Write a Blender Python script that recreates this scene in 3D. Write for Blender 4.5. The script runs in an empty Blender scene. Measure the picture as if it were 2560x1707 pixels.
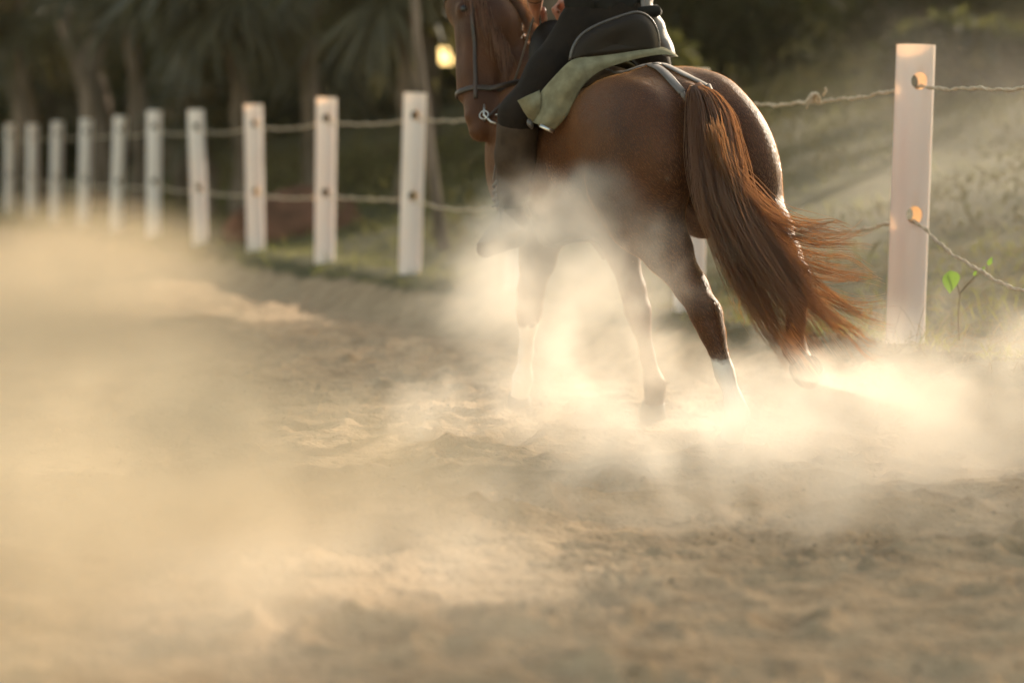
import bpy, math, random
import numpy as np
from mathutils import Vector, Matrix, Quaternion
random.seed(7); rng = np.random.default_rng(11)
S = bpy.context.scene
C = S.collection
# ------------------------------------------------------------------ camera
CAM_H = 1.1; LENS = 85.0; FPX = 6044.0; PITCH = math.atan(433/FPX)
cd = bpy.data.cameras.new("camera"); cam = bpy.data.objects.new("camera", cd); C.objects.link(cam)
cam.location = (0, 0, CAM_H); cam.rotation_euler = (math.pi/2 - PITCH, 0, 0)
cd.lens = LENS; cd.sensor_width = 36; cd.clip_end = 2000; cd.clip_start = 0.05
cd.dof.use_dof = True; cd.dof.focus_distance = 9.2; cd.dof.aperture_fstop = 1.4
S.camera = cam
# ------------------------------------------------------------------ light
SUN_EL, SUN_AZ = math.radians(19), math.radians(35)
W = bpy.data.worlds.new("World"); S.world = W; W.use_nodes = True
nt = W.node_tree; bg = nt.nodes["Background"]
sky = nt.nodes.new("ShaderNodeTexSky"); sky.sky_type = 'NISHITA'; sky.sun_disc = False
sky.sun_elevation = SUN_EL; sky.sun_rotation = SUN_AZ; sky.air_density = 1.3; sky.dust_density = 2.0
sky.ozone_density = 0.3
wb = nt.nodes.new("ShaderNodeMix"); wb.data_type = 'RGBA'; wb.blend_type = 'MULTIPLY'; wb.inputs[0].default_value = 1; wb.inputs[7].default_value = (1.0, .90, .75, 1)
nt.links.new(sky.outputs[0], wb.inputs[6]); nt.links.new(wb.outputs[2], bg.inputs[0]); bg.inputs[1].default_value = 0.14
sd = bpy.data.lights.new("sun", 'SUN'); sd.energy = 2.9; sd.angle = math.radians(0.6); sd.color = (1.0, 0.86, 0.68)
sun = bpy.data.objects.new("sun", sd); C.objects.link(sun)
sdir = Vector((math.sin(SUN_AZ)*math.cos(SUN_EL), math.cos(SUN_AZ)*math.cos(SUN_EL), math.sin(SUN_EL)))
sun.rotation_euler = sdir.to_track_quat('Z', 'Y').to_euler(); sun.location = sdir*40
S.view_settings.view_transform = 'Standard'; S.view_settings.look = 'None'
S.view_settings.exposure = 1.7; S.view_settings.gamma = 1
cy = S.cycles
cy.volume_bounces = 2; cy.max_bounces = 7; cy.diffuse_bounces = 3; cy.glossy_bounces = 2; cy.transmission_bounces = 5; cy.transparent_max_bounces = 8
cy.volume_max_steps = 128; cy.volume_step_rate = 1.0; cy.sample_clamp_indirect = 6.0; cy.use_denoising = True
# ------------------------------------------------------------------ helpers
_F = np.array([0, math.cos(PITCH), -math.sin(PITCH)]); _U = np.array([0, math.sin(PITCH), math.cos(PITCH)]); _R = np.array([1., 0, 0])
def P(x, y, Y):
    """a place in the world from a point of the photo (2560 wide) and its distance Y"""
    d = _F*FPX + _R*(x-1280) + _U*(853.5-y)
    return np.array([0, 0, CAM_H]) + d*(Y/d[1])
def tag(o, label=None, cat=None, group=None, kind=None):
    if label: o['label'] = label
    if cat: o['category'] = cat
    if group: o['group'] = group
    if kind: o['kind'] = kind
    return o
def empty(name, loc, mat=None):
    o = bpy.data.objects.new(name, None); o.empty_display_size = .1
    if mat is not None: o.matrix_world = mat
    else: o.location = Vector(loc)
    C.objects.link(o); return o
def mesh(name, V, Fs, mat, parent=None, smooth=True, attrs=None):
    """world (or parent-local) vertices; one mesh object"""
    me = bpy.data.meshes.new(name)
    V = np.asarray(V, dtype=np.float32)
    if isinstance(Fs, np.ndarray):
        nf, k = Fs.shape
        me.vertices.add(len(V)); me.vertices.foreach_set('co', V.ravel())
        me.loops.add(nf*k); me.loops.foreach_set('vertex_index', Fs.astype(np.int32).ravel())
        me.polygons.add(nf); me.polygons.foreach_set('loop_start', np.arange(0, nf*k, k, dtype=np.int32))
        me.polygons.foreach_set('loop_total', np.full(nf, k, dtype=np.int32))
        me.update(calc_edges=True)
    else:
        me.from_pydata([tuple(map(float, v)) for v in V], [], [tuple(map(int, f)) for f in Fs])
    me.validate()
    if smooth: me.polygons.foreach_set('use_smooth', np.ones(len(me.polygons), dtype=bool))
    if attrs:
        for n, a in attrs.items():
            at = me.attributes.new(n, 'FLOAT', 'POINT'); at.data.foreach_set('value', np.asarray(a, dtype=np.float32))
    for m in (mat if isinstance(mat, (list, tuple)) else [mat]): me.materials.append(m)
    o = bpy.data.objects.new(name, me); C.objects.link(o)
    if parent is not None: o.parent = parent
    return o
class MB:
    def __init__(s): s.v = []; s.f = []
    def add(s, V, Fs):
        n = len(s.v); s.v += [tuple(map(float, v)) for v in V]; s.f += [tuple(int(i)+n for i in f) for f in Fs]
    def tube(s, pts, r, n=10, cap=True, squash=None):
        pts = [Vector(p) for p in pts]; m = len(pts)
        rr = r if hasattr(r, '__len__') else [r]*m
        T = [(pts[min(i+1, m-1)]-pts[max(i-1, 0)]).normalized() for i in range(m)]
        a = T[0].orthogonal().normalized(); V = []; Fs = []
        for i in range(m):
            a = (a - T[i]*a.dot(T[i])).normalized(); b = T[i].cross(a)
            for k in range(n):
                t = 2*math.pi*k/n; V.append(pts[i] + (a*math.cos(t)+b*math.sin(t))*rr[i])
        for i in range(m-1):
            for k in range(n):
                k2 = (k+1) % n; Fs.append((i*n+k, i*n+k2, (i+1)*n+k2, (i+1)*n+k))
        if cap: Fs.append(tuple(range(n-1, -1, -1))); Fs.append(tuple((m-1)*n+k for k in range(n)))
        s.add(V, Fs)
    def strap(s, pts, nrm, w, t):
        """flat strap: nrm = outward normals (one or per point), width w, thickness t"""
        pts = [Vector(p) for p in pts]; m = len(pts); V = []; Fs = []
        ww = w if hasattr(w, '__len__') else [w]*m
        for i in range(m):
            T = (pts[min(i+1, m-1)]-pts[max(i-1, 0)]).normalized()
            N = Vector(nrm[i] if hasattr(nrm[0], '__len__') else nrm); N = (N-T*N.dot(T)).normalized(); B = T.cross(N)
            for (x, y) in ((-1, 0), (-.8, 1), (.8, 1), (1, 0), (.8, -.6), (-.8, -.6)): V.append(pts[i]+B*x*ww[i]/2+N*y*t)
        for i in range(m-1):
            for k in range(6):
                k2 = (k+1) % 6; Fs.append((i*6+k, (i+1)*6+k, (i+1)*6+k2, i*6+k2))
        Fs.append(tuple(range(6))); Fs.append(tuple((m-1)*6+k for k in range(5, -1, -1)))
        s.add(V, Fs)
    def build(s, name, mat, parent=None, smooth=True):
        return mesh(name, s.v, s.f, mat, parent, smooth)
def spline(pts, n):
    """Catmull-Rom through rows of numbers"""
    pts = np.asarray(pts, float); m = len(pts)
    q = np.vstack([2*pts[0]-pts[1], pts, 2*pts[-1]-pts[-2]]); out = []
    for u in np.linspace(0, m-1-1e-9, n):
        i = int(u); t = u-i; a, b, c, d = q[i:i+4]
        out.append(.5*((2*b)+(-a+c)*t+(2*a-5*b+4*c-d)*t*t+(-a+3*b-3*c+d)*t**3))
    return np.array(out)
# value noise (numpy), 2-D
_perm = rng.random((256, 256))
def vn(x, y, seed=0):
    x = np.asarray(x)+seed*17.3; y = np.asarray(y)+seed*31.7
    xi = np.floor(x).astype(int); yi = np.floor(y).astype(int); fx = x-xi; fy = y-yi
    fx = fx*fx*fx*(fx*(fx*6-15)+10); fy = fy*fy*fy*(fy*(fy*6-15)+10)
    g = lambda a, b: _perm[a & 255, b & 255]
    return (g(xi, yi)*(1-fx)+g(xi+1, yi)*fx)*(1-fy)+(g(xi, yi+1)*(1-fx)+g(xi+1, yi+1)*fx)*fy
def fbm(x, y, o=4, seed=0):
    s = 0; a = .5
    for i in range(o): s = s+a*vn(x, y, seed+i); x = x*2.03; y = y*2.03; a *= .5
    return s
# ------------------------------------------------------------------ distance-field modelling
class SDF:
    def __init__(s, lo, hi, h):
        s.lo = np.array(lo, float); s.h = h; s.n = np.ceil((np.array(hi)-s.lo)/h).astype(int)+1
        s.F = np.full(s.n, 1.0, dtype=np.float32)
    def _box(s, a, b):
        i0 = np.maximum(np.floor((a-s.lo)/s.h).astype(int), 0); i1 = np.minimum(np.ceil((b-s.lo)/s.h).astype(int)+1, s.n)
        if np.any(i1 <= i0): return None
        ax = [s.lo[k]+s.h*np.arange(i0[k], i1[k]) for k in range(3)]
        X = np.stack(np.meshgrid(*ax, indexing='ij'), -1)
        return tuple(slice(i0[k], i1[k]) for k in range(3)), X
    def _mix(s, sl, d, k):
        a = s.F[sl]; hh = np.clip(.5+.5*(a-d)/k, 0, 1); s.F[sl] = a*(1-hh)+d*hh-k*hh*(1-hh)
    def cap(s, a, b, ra, rb, k=.05, sq=None):
        """tapered capsule; sq=(axis vector, factor<1 flattens along it)"""
        a = np.array(a, float); b = np.array(b, float); m = max(ra, rb)+k+2*s.h
        r = s._box(np.minimum(a, b)-m, np.maximum(a, b)+m)
        if r is None: return s
        sl, X = r; p = X-a; ab = b-a; f = 1
        if sq:
            n = np.array(sq[0], float); n /= np.linalg.norm(n); f = sq[1]
            p = p+(p@n)[..., None]*n*(1/f-1); ab = ab+(ab@n)*n*(1/f-1)
        t = np.clip((p@ab)/(ab@ab+1e-9), 0, 1)
        d = np.linalg.norm(p-t[..., None]*ab, axis=-1)-(ra+(rb-ra)*t)
        s._mix(sl, (d*(.5+.5*f)).astype(np.float32), k); return s
    def ell(s, c, r, k=.06, R=None):
        c = np.array(c, float); r = np.array(r, float); m = r.max()+k+2*s.h
        q = s._box(c-m, c+m)
        if q is None: return s
        sl, X = q; p = X-c
        if R is not None: p = p@np.array(R)
        k0 = np.linalg.norm(p/r, axis=-1); k1 = np.linalg.norm(p/(r*r), axis=-1)+1e-9
        s._mix(sl, (k0*(k0-1)/k1).astype(np.float32), k); return s
    def chain(s, pts, k=.04, sq=None):
        for a, b in zip(pts[:-1], pts[1:]): s.cap(a[:3], b[:3], a[3], b[3], k, sq)
        return s
    def carve(s, c, r, k=.03):
        c = np.array(c, float); r = np.array(r, float); m = r.max()+k+2*s.h
        sl, X = s._box(c-m, c+m); p = X-c
        k0 = np.linalg.norm(p/r, axis=-1); k1 = np.linalg.norm(p/(r*r), axis=-1)+1e-9; d = -k0*(k0-1)/k1
        a = s.F[sl]; hh = np.clip(.5-.5*(a-d)/k, 0, 1); s.F[sl] = (a*(1-hh)+d*hh+k*hh*(1-hh)).astype(np.float32); return s
    def surf(s, smooth=3):
        F = s.F; ins = F < 0; n = np.array(F.shape)
        cs = np.zeros(tuple(n-1)+(3,), np.float32); cn = np.zeros(tuple(n-1), np.float32); quads = []
        cid = lambda I: (I[:, 0]*(n[1]-1)+I[:, 1])*(n[2]-1)+I[:, 2]
        for ax in range(3):
            s0 = [slice(None)]*3; s1 = [slice(None)]*3; s0[ax] = slice(0, -1); s1[ax] = slice(1, None)
            A = ins[tuple(s0)]; B = ins[tuple(s1)]; I = np.argwhere(A != B)
            o1, o2 = [(1, 2), (2, 0), (0, 1)][ax]
            ok = (I[:, o1] > 0) & (I[:, o2] > 0) & (I[:, o1] < n[o1]-1) & (I[:, o2] < n[o2]-1); I = I[ok]
            J = I.copy(); J[:, ax] += 1
            f0 = F[tuple(I.T)]; f1 = F[tuple(J.T)]; t = f0/(f0-f1)
            p = I.astype(np.float32); p[:, ax] += t
            ids = []
            for da, db in ((-1, -1), (0, -1), (0, 0), (-1, 0)):
                K = I.copy(); K[:, o1] += da; K[:, o2] += db
                np.add.at(cs, tuple(K.T), p); np.add.at(cn, tuple(K.T), 1); ids.append(cid(K))
            q = np.stack(ids, 1); flip = ~ins[tuple(I.T)]; q[flip] = q[flip][:, ::-1]; quads.append(q)
        Q = np.concatenate(quads); m = cn.reshape(-1) > 0; idx = -np.ones(m.size, np.int64); idx[m] = np.arange(m.sum())
        V = (cs.reshape(-1, 3)[m]/cn.reshape(-1)[m][:, None])*s.h+s.lo; Q = idx[Q]
        for _ in range(smooth):
            a = np.zeros_like(V); c = np.zeros(len(V))
            for i in range(4):
                u, w = Q[:, i], Q[:, (i+1) % 4]
                np.add.at(a, u, V[w]); np.add.at(c, u, 1); np.add.at(a, w, V[u]); np.add.at(c, w, 1)
            V = V*.45+.55*a/c[:, None]
        return V.astype(np.float32), Q
# ------------------------------------------------------------------ materials
def nodemat(name):
    m = bpy.data.materials.new(name); m.use_nodes = True; t = m.node_tree
    return m, t, t.nodes["Principled BSDF"], t.nodes["Material Output"]
def mat(name, c1, c2=None, scale=8, rough=.7, bump=0, bscale=60, spec=.3, sheen=0, transl=0, tcol=None, stretch=None, detail=5, metal=0, dist=.004):
    m, t, b, out = nodemat(name); N = t.nodes.new; L = t.links.new
    tc = N("ShaderNodeTexCoord"); mp = N("ShaderNodeMapping"); L(tc.outputs['Object'], mp.inputs[0])
    if stretch: mp.inputs['Scale'].default_value = stretch
    if c2 is None: c2 = tuple(c*.75 for c in c1)
    nz = N("ShaderNodeTexNoise"); nz.inputs['Scale'].default_value = scale; nz.inputs['Detail'].default_value = detail; L(mp.outputs[0], nz.inputs['Vector'])
    cr = N("ShaderNodeValToRGB"); cr.color_ramp.elements[0].position = .35; cr.color_ramp.elements[1].position = .65
    cr.color_ramp.elements[0].color = (*c2, 1); cr.color_ramp.elements[1].color = (*c1, 1)
    L(nz.outputs[0], cr.inputs[0]); L(cr.outputs[0], b.inputs['Base Color'])
    b.inputs['Roughness'].default_value = rough; b.inputs['Specular IOR Level'].default_value = spec; b.inputs['Metallic'].default_value = metal
    if sheen: b.inputs['Sheen Weight'].default_value = sheen; b.inputs['Sheen Roughness'].default_value = .4; b.inputs['Sheen Tint'].default_value = (*c1, 1)
    if bump:
        n2 = N("ShaderNodeTexNoise"); n2.inputs['Scale'].default_value = bscale; n2.inputs['Detail'].default_value = 4; L(mp.outputs[0], n2.inputs['Vector'])
        bp = N("ShaderNodeBump"); bp.inputs['Strength'].default_value = bump; bp.inputs['Distance'].default_value = dist
        L(n2.outputs[0], bp.inputs['Height']); L(bp.outputs[0], b.inputs['Normal'])
    if transl:
        tr = N("ShaderNodeBsdfTranslucent"); tr.inputs[0].default_value = (*(tcol or c1), 1)
        mx = N("ShaderNodeMixShader"); mx.inputs[0].default_value = transl
        L(b.outputs[0], mx.inputs[1]); L(tr.outputs[0], mx.inputs[2]); L(mx.outputs[0], out.inputs[0])
    return m
M = {}
M['pipe'] = mat('white_pvc', (.88, .88, .88), (.82, .80, .78), 5, .35, .1, 40, .5, transl=.40, tcol=(.95, .70, .46), stretch=(1, 1, .3))
M['rope'] = mat('sisal_rope', (.66, .54, .40), (.42, .33, .23), 60, .9, .6, 140, .1, transl=.15)
M['bark'] = mat('bark', (.20, .15, .115), (.08, .06, .042), 6, .9, .6, 14, .1, stretch=(1, 1, .25))
M['palm_leaf'] = mat('palm_leaf', (.095, .082, .044), (.042, .038, .02), 3, .55, .1, 20, .4, transl=.25, tcol=(.17, .15, .05))
M['leaf'] = mat('dark_leaf', (.035, .035, .014), (.016, .018, .007), 3, .6, 0, 20, .3, transl=.25, tcol=(.14, .14, .03))
M['grass'] = mat('grass_blades', (.12, .13, .035), (.15, .115, .05), 1.2, .7, 0, 20, .2, transl=.4, tcol=(.28, .27, .07))
M['scrub'] = mat('scrub_leaves', (.085, .080, .032), (.11, .085, .042), 1.2, .85, 0, 20, .1, transl=.15, tcol=(.16, .14, .05))
M['dry'] = mat('dry_stems', (.26, .18, .09), (.16, .11, .055), 4, .8, 0, 20, .2, transl=.25)
M['fresh'] = mat('fresh_leaf', (.08, .13, .025), (.06, .10, .02), 30, .6, .2, 90, .3, transl=.45, tcol=(.20, .34, .04))
M['redheap'] = mat('reddish_dirt', (.16, .078, .05), (.09, .048, .03), 4, .95, .8, 9, .1, dist=.05)
M['pad'] = mat('olive_cloth', (.21, .188, .118), (.145, .13, .08), 25, .95, .4, 260, .1, sheen=.3, dist=.002)
M['liner'] = mat('brown_fleece', (.12, .075, .04), (.05, .03, .02), 30, 1, .5, 150, .05)
M['leather'] = mat('dark_leather', (.016, .009, .004), (.010, .006, .003), 6, .5, .25, 90, .2, dist=.002)
M['piping'] = mat('leather_piping', (.07, .055, .045), (.035, .028, .022), 120, .38, .3, 200, .6)
M['strap'] = mat('grey_leather_strap', (.14, .108, .085), (.085, .066, .052), 12, .45, .3, 120, .5, dist=.002)
M['bridle'] = mat('bridle_leather', (.05, .028, .016), (.03, .018, .01), 20, .45, .2, 120, .4)
M['metal'] = mat('steel', (.55, .52, .46), (.42, .39, .34), 20, .3, 0, 20, .5, metal=1)
M['trouser'] = mat('black_trousers', (.018, .012, .008), (.010, .007, .005), 8, .85, .5, 30, .15, dist=.006)
M['shirt'] = mat('black_jacket', (.016, .014, .012), (.010, .009, .007), 8, .9, .5, 20, .2, sheen=.1, dist=.01)
M['silver'] = mat('lit_grey_jacket_edge', (.23, .20, .185), (.16, .14, .13), 18, .6, .6, 25, .4, sheen=.3, dist=.008)
M['chaps'] = mat('brown_suede', (.062, .040, .025), (.036, .023, .014), 14, .85, .4, 90, .2, sheen=.3)
M['boot'] = mat('brown_boot', (.075, .042, .024), (.045, .028, .016), 14, .6, .3, 60, .3)
M['hood'] = mat('stirrup_leather', (.16, .13, .11), (.12, .10, .085), 14, .55, .3, 60, .4)
M['skin'] = mat('skin', (.45, .24, .16), (.38, .19, .12), 9, .5, .1, 80, .4, transl=.12, tcol=(.8, .25, .1))
M['hoof'] = mat('hoof_horn', (.10, .08, .06), (.05, .04, .03), 12, .6, .3, 30, .4)
M['eye'] = mat('horse_eye', (.012, .008, .006), (.01, .006, .004), 5, .3, 0, 20, .4)
M['hair_dark'] = mat('rider_hair', (.03, .018, .01), (.015, .01, .006), 40, .5, .3, 90, .4)
# tail hair: glows orange against the sun
def hairmat(name, col, tc_, tr=.45):
    m, t, b, out = nodemat(name); N = t.nodes.new; L = t.links.new
    tc = N("ShaderNodeTexCoord"); nz = N("ShaderNodeTexNoise"); nz.inputs['Scale'].default_value = 35; L(tc.outputs['Object'], nz.inputs['Vector'])
    cr = N("ShaderNodeValToRGB"); cr.color_ramp.elements[0].color = (*[c*.45 for c in col], 1); cr.color_ramp.elements[1].color = (*col, 1)
    cr.color_ramp.elements[0].position = .35; cr.color_ramp.elements[1].position = .7
    L(nz.outputs[0], cr.inputs[0]); L(cr.outputs[0], b.inputs['Base Color'])
    b.inputs['Roughness'].default_value = .32; b.inputs['Specular IOR Level'].default_value = .8
    t2 = N("ShaderNodeBsdfTranslucent"); t2.inputs[0].default_value = (*tc_, 1)
    mx = N("ShaderNodeMixShader"); mx.inputs[0].default_value = tr
    L(b.outputs[0], mx.inputs[1]); L(t2.outputs[0], mx.inputs[2]); L(mx.outputs[0], out.inputs[0]); return m
M['tail'] = hairmat('chestnut_tail_hair', (.085, .044, .026), (.98, .64, .36), .48)
M['fur'] = hairmat('chestnut_coat_hair', (.11, .043, .015), (.75, .32, .09), .45)
def coatmat():
    m, t, b, out = nodemat('chestnut_coat'); N = t.nodes.new; L = t.links.new
    tc = N("ShaderNodeTexCoord")
    n1 = N("ShaderNodeTexNoise"); n1.inputs['Scale'].default_value = 5; n1.inputs['Detail'].default_value = 6; L(tc.outputs['Object'], n1.inputs['Vector'])
    cr = N("ShaderNodeValToRGB"); cr.color_ramp.elements[0].color = (.038, .013, .005, 1); cr.color_ramp.elements[1].color = (.098, .036, .012, 1)
    cr.color_ramp.elements[0].position = .3; cr.color_ramp.elements[1].position = .7; L(n1.outputs[0], cr.inputs[0])
    at = N("ShaderNodeAttribute"); at.attribute_name = 'white'
    wn = N("ShaderNodeTexNoise"); wn.inputs['Scale'].default_value = 30; L(tc.outputs['Object'], wn.inputs['Vector'])
    ad = N("ShaderNodeMath"); ad.operation = 'MULTIPLY_ADD'; ad.inputs[1].default_value = .6; L(wn.outputs[0], ad.inputs[0]); L(at.outputs['Fac'], ad.inputs[2])
    mr = N("ShaderNodeMapRange"); mr.inputs[1].default_value = .68; mr.inputs[2].default_value = .92; L(ad.outputs[0], mr.inputs[0])
    mx = N("ShaderNodeMix"); mx.data_type = 'RGBA'; L(mr.outputs[0], mx.inputs[0]); L(cr.outputs[0], mx.inputs[6]); mx.inputs[7].default_value = (.62, .56, .50, 1)
    L(mx.outputs[2], b.inputs['Base Color'])
    b.inputs['Roughness'].default_value = .58; b.inputs['Specular IOR Level'].default_value = .22
    b.inputs['Sheen Weight'].default_value = .18; b.inputs['Sheen Roughness'].default_value = .35; b.inputs['Sheen Tint'].default_value = (.9, .45, .16, 1)
    mp = N("ShaderNodeMapping"); mp.inputs['Scale'].default_value = (1, 2.2, .45); L(tc.outputs['Object'], mp.inputs[0])
    n2 = N("ShaderNodeTexNoise"); n2.inputs['Scale'].default_value = 130; n2.inputs['Detail'].default_value = 3; n2.inputs['Distortion'].default_value = .4; L(mp.outputs[0], n2.inputs['Vector'])
    n3 = N("ShaderNodeTexNoise"); n3.inputs['Scale'].default_value = 9; n3.inputs['Detail'].default_value = 4; L(tc.outputs['Object'], n3.inputs['Vector'])
    a2 = N("ShaderNodeMath"); a2.operation = 'MULTIPLY_ADD'; a2.inputs[1].default_value = 2.0; L(n3.outputs[0], a2.inputs[0]); L(n2.outputs[0], a2.inputs[2])
    bp = N("ShaderNodeBump"); bp.inputs['Strength'].default_value = .55; bp.inputs['Distance'].default_value = .006
    L(a2.outputs[0], bp.inputs['Height']); L(bp.outputs[0], b.inputs['Normal'])
    return m
M['coat'] = coatmat()
# ------------------------------------------------------------------ terrain
FD = np.array([-.347, 1.0]); FD /= np.linalg.norm(FD); FN = np.array([FD[1], -FD[0]])      # fence direction, normal pointing away from the arena
def fence_d(x, y): return (x-1.88)*FN[0]+(y-11)*FN[1]
def sstep(a, b, x): t = np.clip((x-a)/(b-a), 0, 1); return t*t*(3-2*t)
def ground_z(x, y, fine=True):
    x = np.asarray(x, float); y = np.asarray(y, float); d = fence_d(x, y)
    d2 = d+.16*(fbm(x*1.3, y*1.3, 3, 5)-.5)
    bank = .30*sstep(-.75, -.08, d2)
    slope = .20*np.clip(d-.5, 0, 16)+.05*(fbm(x*.5, y*.5, 3, 9)-.5)*np.clip(d, 0, 6)
    z = bank+slope
    sand = 1-sstep(-.6, .1, d2)
    # churned sand: long furrows, hoof hollows with raised rims
    u = x*.93+y*.2; v = y*.95-x*.2
    z = z+sand*(.06*(fbm(u*.9, v*1.1, 3, 2)-.45)+.075*(1-np.abs(2*fbm(u*2.1, v*3.4, 3, 20)-.95))**2*sstep(.35, .6, fbm(u*.8, v*.8, 2, 40)))
    if fine:
        z = z+sand*(.055*(1-np.abs(2*vn(u*6.5, v*9, 3)-1))*vn(x*2, y*2, 4)+.020*(fbm(x*17, y*21, 3, 6)-.5))
        cr = fbm(x*44, y*50, 2, 12); z = z+sand*.028*(fbm(x*11, y*13, 2, 71)-.45)*(.4+sstep(.4, .6, fbm(x*2.2, y*2.2, 2, 52)))
        z = z+sand*.034*np.clip(cr-.40, 0, 1)*(.25+sstep(.38, .6, fbm(x*3, y*3, 2, 50)))*2
    return z
def axis(lo, hi, f0, f1, fine, grow=1.13):
    a = list(np.arange(f0, f1, fine)); s = fine
    while a[-1] < hi: s = min(s*grow, 12); a.append(a[-1]+s)
    s = fine; b = [f0]
    while b[-1] > lo: s = min(s*grow, 12); b.append(b[-1]-s)
    return np.array(b[:0:-1]+a)
gx = axis(-90, 90, -1.9, 2.4, .0135); gy = axis(-12, 190, 4.2, 13.0, .02, 1.04)
GX, GY = np.meshgrid(gx, gy, indexing='ij'); GZ = ground_z(GX, GY)
# hoof prints left along the horse's track
for _ in range(120):
    hx = random.uniform(-1.8, 2.2); hy = random.uniform(4.3, 14)
    if fence_d(hx, hy) > -.8: continue
    q = np.hypot((GX-hx)/1.0, (GY-hy)/1.25); r = random.uniform(.06, .1)
    GZ += random.uniform(.5, 1.0)*(-.045*np.exp(-(q/r)**2)+.026*np.exp(-((q-1.55*r)/(.45*r))**2))
# clods thrown up along the ridges, as real bumps in the sheet
for _ in range(900):
    hx = random.uniform(-1.5, 2.2); hy = 5.5+7*random.random()**1.2
    if fence_d(hx, hy) > -.6 or float(fbm(np.array(hx*3.), np.array(hy*3.), 2, 50)) < .42: continue
    i = np.searchsorted(gx, hx); j = np.searchsorted(gy, hy); r = random.uniform(.008, .02)
    sl = (slice(max(i-5, 0), i+6), slice(max(j-4, 0), j+5)); q = np.hypot(GX[sl]-hx, GY[sl]-hy)
    GZ[sl] += 1.1*r*np.exp(-(q/r)**2)
nx, ny = GX.shape; ii = np.arange(nx*ny).reshape(nx, ny)
Q = np.stack([ii[:-1, :-1], ii[1:, :-1], ii[1:, 1:], ii[:-1, 1:]], -1).reshape(-1, 4)
def groundmat():
    m, t, b, out = nodemat('sand_and_grass'); N = t.nodes.new; L = t.links.new
    g = N("ShaderNodeTexCoord"); at = N("ShaderNodeAttribute"); at.attribute_name = 'grassy'
    def noise(s, d=5): n = N("ShaderNodeTexNoise"); n.inputs['Scale'].default_value = s; n.inputs['Detail'].default_value = d; L(g.outputs['Object'], n.inputs['Vector']); return n
    def ramp(n, c): 
        r = N("ShaderNodeValToRGB"); e = r.color_ramp.elements; e[0].position = .3; e[1].position = .7; e[0].color = (*c[0], 1); e[1].color = (*c[1], 1); L(n.outputs[0], r.inputs[0]); return r
    sa = ramp(noise(7), ((.27, .185, .108), (.43, .305, .185))); gr = ramp(noise(3), ((.055, .052, .022), (.115, .095, .045)))
    ad = N("ShaderNodeMath"); ad.operation = 'MULTIPLY_ADD'; ad.inputs[1].default_value = .5; L(noise(6).outputs[0], ad.inputs[0]); L(at.outputs['Fac'], ad.inputs[2])
    mr = N("ShaderNodeMapRange"); mr.inputs[1].default_value = .62; mr.inputs[2].default_value = .9; L(ad.outputs[0], mr.inputs[0])
    mx = N("ShaderNodeMix"); mx.data_type = 'RGBA'; L(mr.outputs[0], mx.inputs[0]); L(sa.outputs[0], mx.inputs[6]); L(gr.outputs[0], mx.inputs[7])
    L(mx.outputs[2], b.inputs['Base Color']); b.inputs['Roughness'].default_value = .95; b.inputs['Specular IOR Level'].default_value = .15
    a = noise(42, 9); bp = N("ShaderNodeBump"); bp.inputs['Strength'].default_value = 1.0; bp.inputs['Distance'].default_value = .03
    L(a.outputs[0], bp.inputs['Height']); L(bp.outputs[0], b.inputs['Normal']); return m
dd = fence_d(GX, GY)
o = mesh('ground', np.stack([GX, GY, GZ], -1).reshape(-1, 3), Q, groundmat(), attrs={'grassy': sstep(-.55, -.15, dd).ravel()})
tag(o, 'loose churned sand of the riding arena with a grassy bank behind the posts', kind='structure')
# ------------------------------------------------------------------ blades, leaves
def blades(n_seg, roots, dirs, nrm, L, Wd, droop):
    """many tapering curved blades as one vertex / quad array"""
    n = len(roots); t = np.linspace(0, 1, n_seg+1)[None, :, None]
    side = np.cross(dirs, nrm); side /= np.linalg.norm(side, axis=1, keepdims=True)+1e-9
    c = roots[:, None]+dirs[:, None]*(L[:, None, None]*t)-np.array([0, 0, 1.])*(droop[:, None, None]*L[:, None, None]*t*t)
    w = (Wd[:, None, None]*.5)*(np.minimum(1, t*5+.25)*(1-t)**.6+.03)
    V = np.stack([c-side[:, None]*w, c+side[:, None]*w], 2).reshape(-1, 3)
    b = (np.arange(n)*(n_seg+1)*2)[:, None]; k = (np.arange(n_seg)*2)[None]
    Qd = np.stack([b+k, b+k+1, b+k+3, b+k+2], -1).reshape(-1, 4); return V, Qd
def runit(n): v = rng.normal(size=(n, 3)); return v/np.linalg.norm(v, axis=1, keepdims=True)
def cat(parts):
    V = []; Qs = []; n = 0
    for v, q in parts: V.append(v); Qs.append(q+n); n += len(v)
    return np.concatenate(V), np.concatenate(Qs)
def along_fence(s, d): 
    return 1.88+FD[0]*s+FN[0]*d, 11+FD[1]*s+FN[1]*d
# short grass and dry tangle on the bank
n = 30000; s_ = -3+rng.random(n)**1.6*34; d_ = -.30+rng.random(n)**1.5*7.0
d_ = d_*np.clip(.4+s_/14, .4, 1.6)-.05
x, y = along_fence(s_, d_); keep = fbm(x*2.2, y*2.2, 3, 77) > .36; x, y = x[keep], y[keep]; n = len(x)
root = np.stack([x, y, ground_z(x, y, False)-.01], 1); dr = runit(n)*.55+np.array([0, 0, 1.]); dr /= np.linalg.norm(dr, axis=1, keepdims=True)
sc = np.clip((y-8)/14, .8, 3)
V, Qd = blades(3, root, dr, runit(n), (.05+.16*rng.random(n))*sc, (.005+.006*rng.random(n))*sc, .1+.8*rng.random(n))
tag(mesh('grass', V, Qd, M['grass']), 'short tangled grass and weeds on the bank behind the fence', 'grass', kind='stuff')
n = 5200; s_ = -3+rng.random(n)**1.3*9; d_ = -.32+rng.random(n)**1.3*3.4; x, y = along_fence(s_, d_)
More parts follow.
